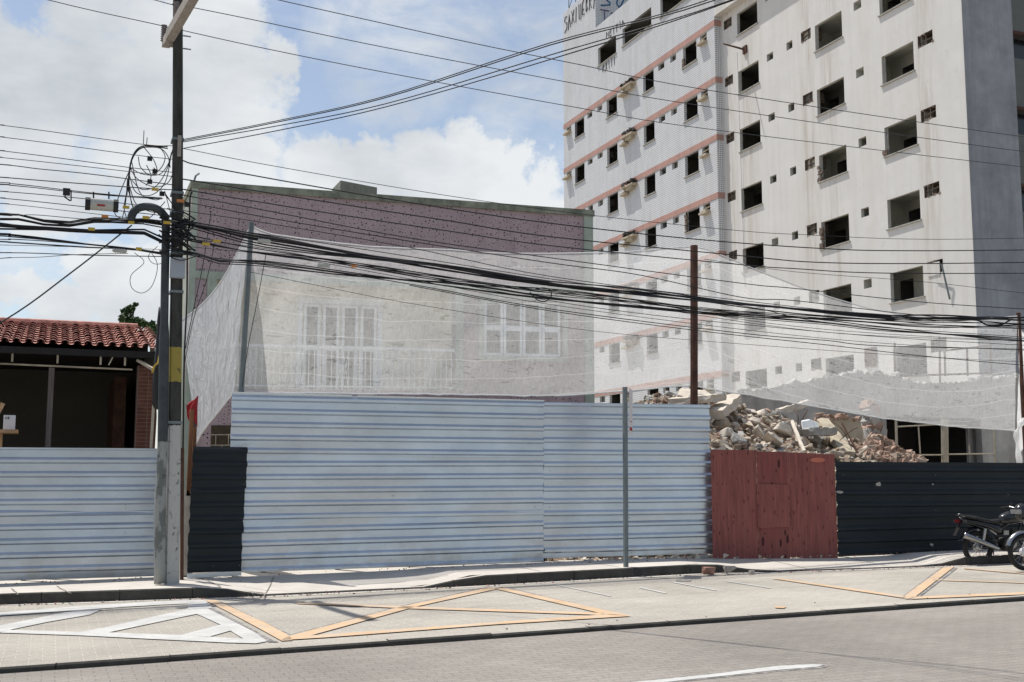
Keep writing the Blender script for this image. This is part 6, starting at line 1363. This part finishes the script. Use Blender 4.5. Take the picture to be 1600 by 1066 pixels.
    t.tube([V((.66, 0, .42)), V((.73, 0, .63))], .05, 10); t.build('cylinder_fins', 'engine', e)
    t = MB(); t.box((.50, -.05, .52), (.60, .05, .60)); t.build('carburettor', 'alu', e)
    # exhaust on the near side (-y)
    ex = MB(); ex.tube(smooth_path([V((.76, -.06, .52)), V((.84, -.09, .40)), V((.78, -.12, .25)), V((.60, -.14, .235)), V((.38, -.15, .26))], 5), .018, 8); eo = ex.build('exhaust_pipe', 'engine', root, smooth=True)
    ex = MB(); ex.tube([V((.36, -.155, .265)), V((.28, -.16, .29)), V((-.02, -.17, .405)), V((-.34, -.18, .525)), V((-.37, -.18, .535))], [.022, .040, .052, .056, .045], 14); ex.build('muffler', 'chrome', eo, smooth=True)
    for (x, z, y) in ((.42, .27, -.2), (.42, .27, .2)): t = MB(); t.tube([V((x, y * .4, z)), V((x, y, z))], .014, 6); t.build('footrest', 'tyre', root)
    t = MB(); t.tube([V((.36, .08, .25)), V((.44, .22, .02)), V((.50, .25, .0))], .011, 6); t.build('side_stand', 'engine', root)
    t = MB(); t.tube(smooth_path([V((hx - .16, -.34, 1.0)), V((hx - .06, -.24, 1.02)), V((hx - .02, -.08, .97)), V((hx - .02, .08, .97)), V((hx - .06, .24, 1.02)), V((hx - .16, .34, 1.0))], 4), .011, 7); hb = t.build('handlebar', 'chrome', root, smooth=True)
    for s in (-1, 1):
        t = MB(); t.tube([V((hx - .18, s * .36, 1.0)), V((hx - .08, s * .26, 1.02))], .017, 8); t.build('grip', 'tyre', hb)
        t = MB(); t.tube([V((hx - .05, s * .22, 1.02)), V((hx - .03, s * .27, 1.15)), V((hx - .06, s * .30, 1.2))], .006, 5); c = V((hx - .07, s * .32, 1.22)); ring = [c + V((0, .055 * math.cos(a), .035 * math.sin(a))) for a in [i * math.pi / 6 for i in range(12)]]
        t.prism(ring, (.018, 0, 0)); t.build('mirror', 'blackplastic', root)
    t = MB(); t.tube([V((hx + .02, 0, .88)), V((hx + .10, 0, .89)), V((hx + .16, 0, .89))], [.05, .085, .085], 14); hl = t.build('headlight', 'gloss', root, smooth=True)
    t = MB(); t.tube([V((hx + .161, 0, .89)), V((hx + .175, 0, .89))], [.078, .05], 14); t.build('lens', 'alu', hl, smooth=True)
    t = MB(); t.tube([V((hx - .03, -.06, 1.0)), V((hx + .03, -.06, .96))], .045, 10); t.tube([V((hx - .03, .06, 1.0)), V((hx + .03, .06, .96))], .045, 10); t.build('gauge', 'blackplastic', root)
    root.location = loc; root.rotation_euler = (lean, 0, rz); return root
r1 = onG(1529, 882, 0); f1 = onG(1590, 880, 0)
ang = math.atan2(f1.y - r1.y, f1.x - r1.x)
m1 = motorcycle('black motorcycle with a chrome exhaust parked nose to the right by the kerb', (r1.x, r1.y, gz(r1.x, 0)), ang, lean=0); m1.scale = (.95, .95, .95)
f2 = onG(1603, 893, 0); a2 = math.radians(168)
m2 = motorcycle('motorcycle with silver front fender and white hub cut off by the right edge', (0, 0, 0), a2, lean=0)
m2.location = (f2.x - 1.27 * math.cos(a2), f2.y - 1.27 * math.sin(a2), gz(f2.x, .0))
hm = thing('helmet', 'glossy black helmet hanging on the handlebar of the motorcycle at the right edge', 'helmet', tuple(onY(1599, 812, f2.y + .35)))
mb = MB(); c = onY(1597, 800, f2.y + .2); n = 14
for i in range(9):
    for j in range(n):
        th = math.pi * i / 8; ph = 2 * math.pi * j / n; mb.v.append(c + Vector((.15 * math.sin(th) * math.cos(ph), .125 * math.sin(th) * math.sin(ph), .135 * math.cos(th) * (1.15 if i > 4 else 1))))
for i in range(8):
    for j in range(n): mb.f.append((i * n + j, i * n + (j + 1) % n, (i + 1) * n + (j + 1) % n, (i + 1) * n + j)); mb.mi.append(0)
mb.build('shell', 'gloss', hm, smooth=True)
mb = MB(); mb.box(c + Vector((-.15, -.09, -.03)), c + Vector((-.10, .09, .04))); mb.build('visor', 'alu', hm)
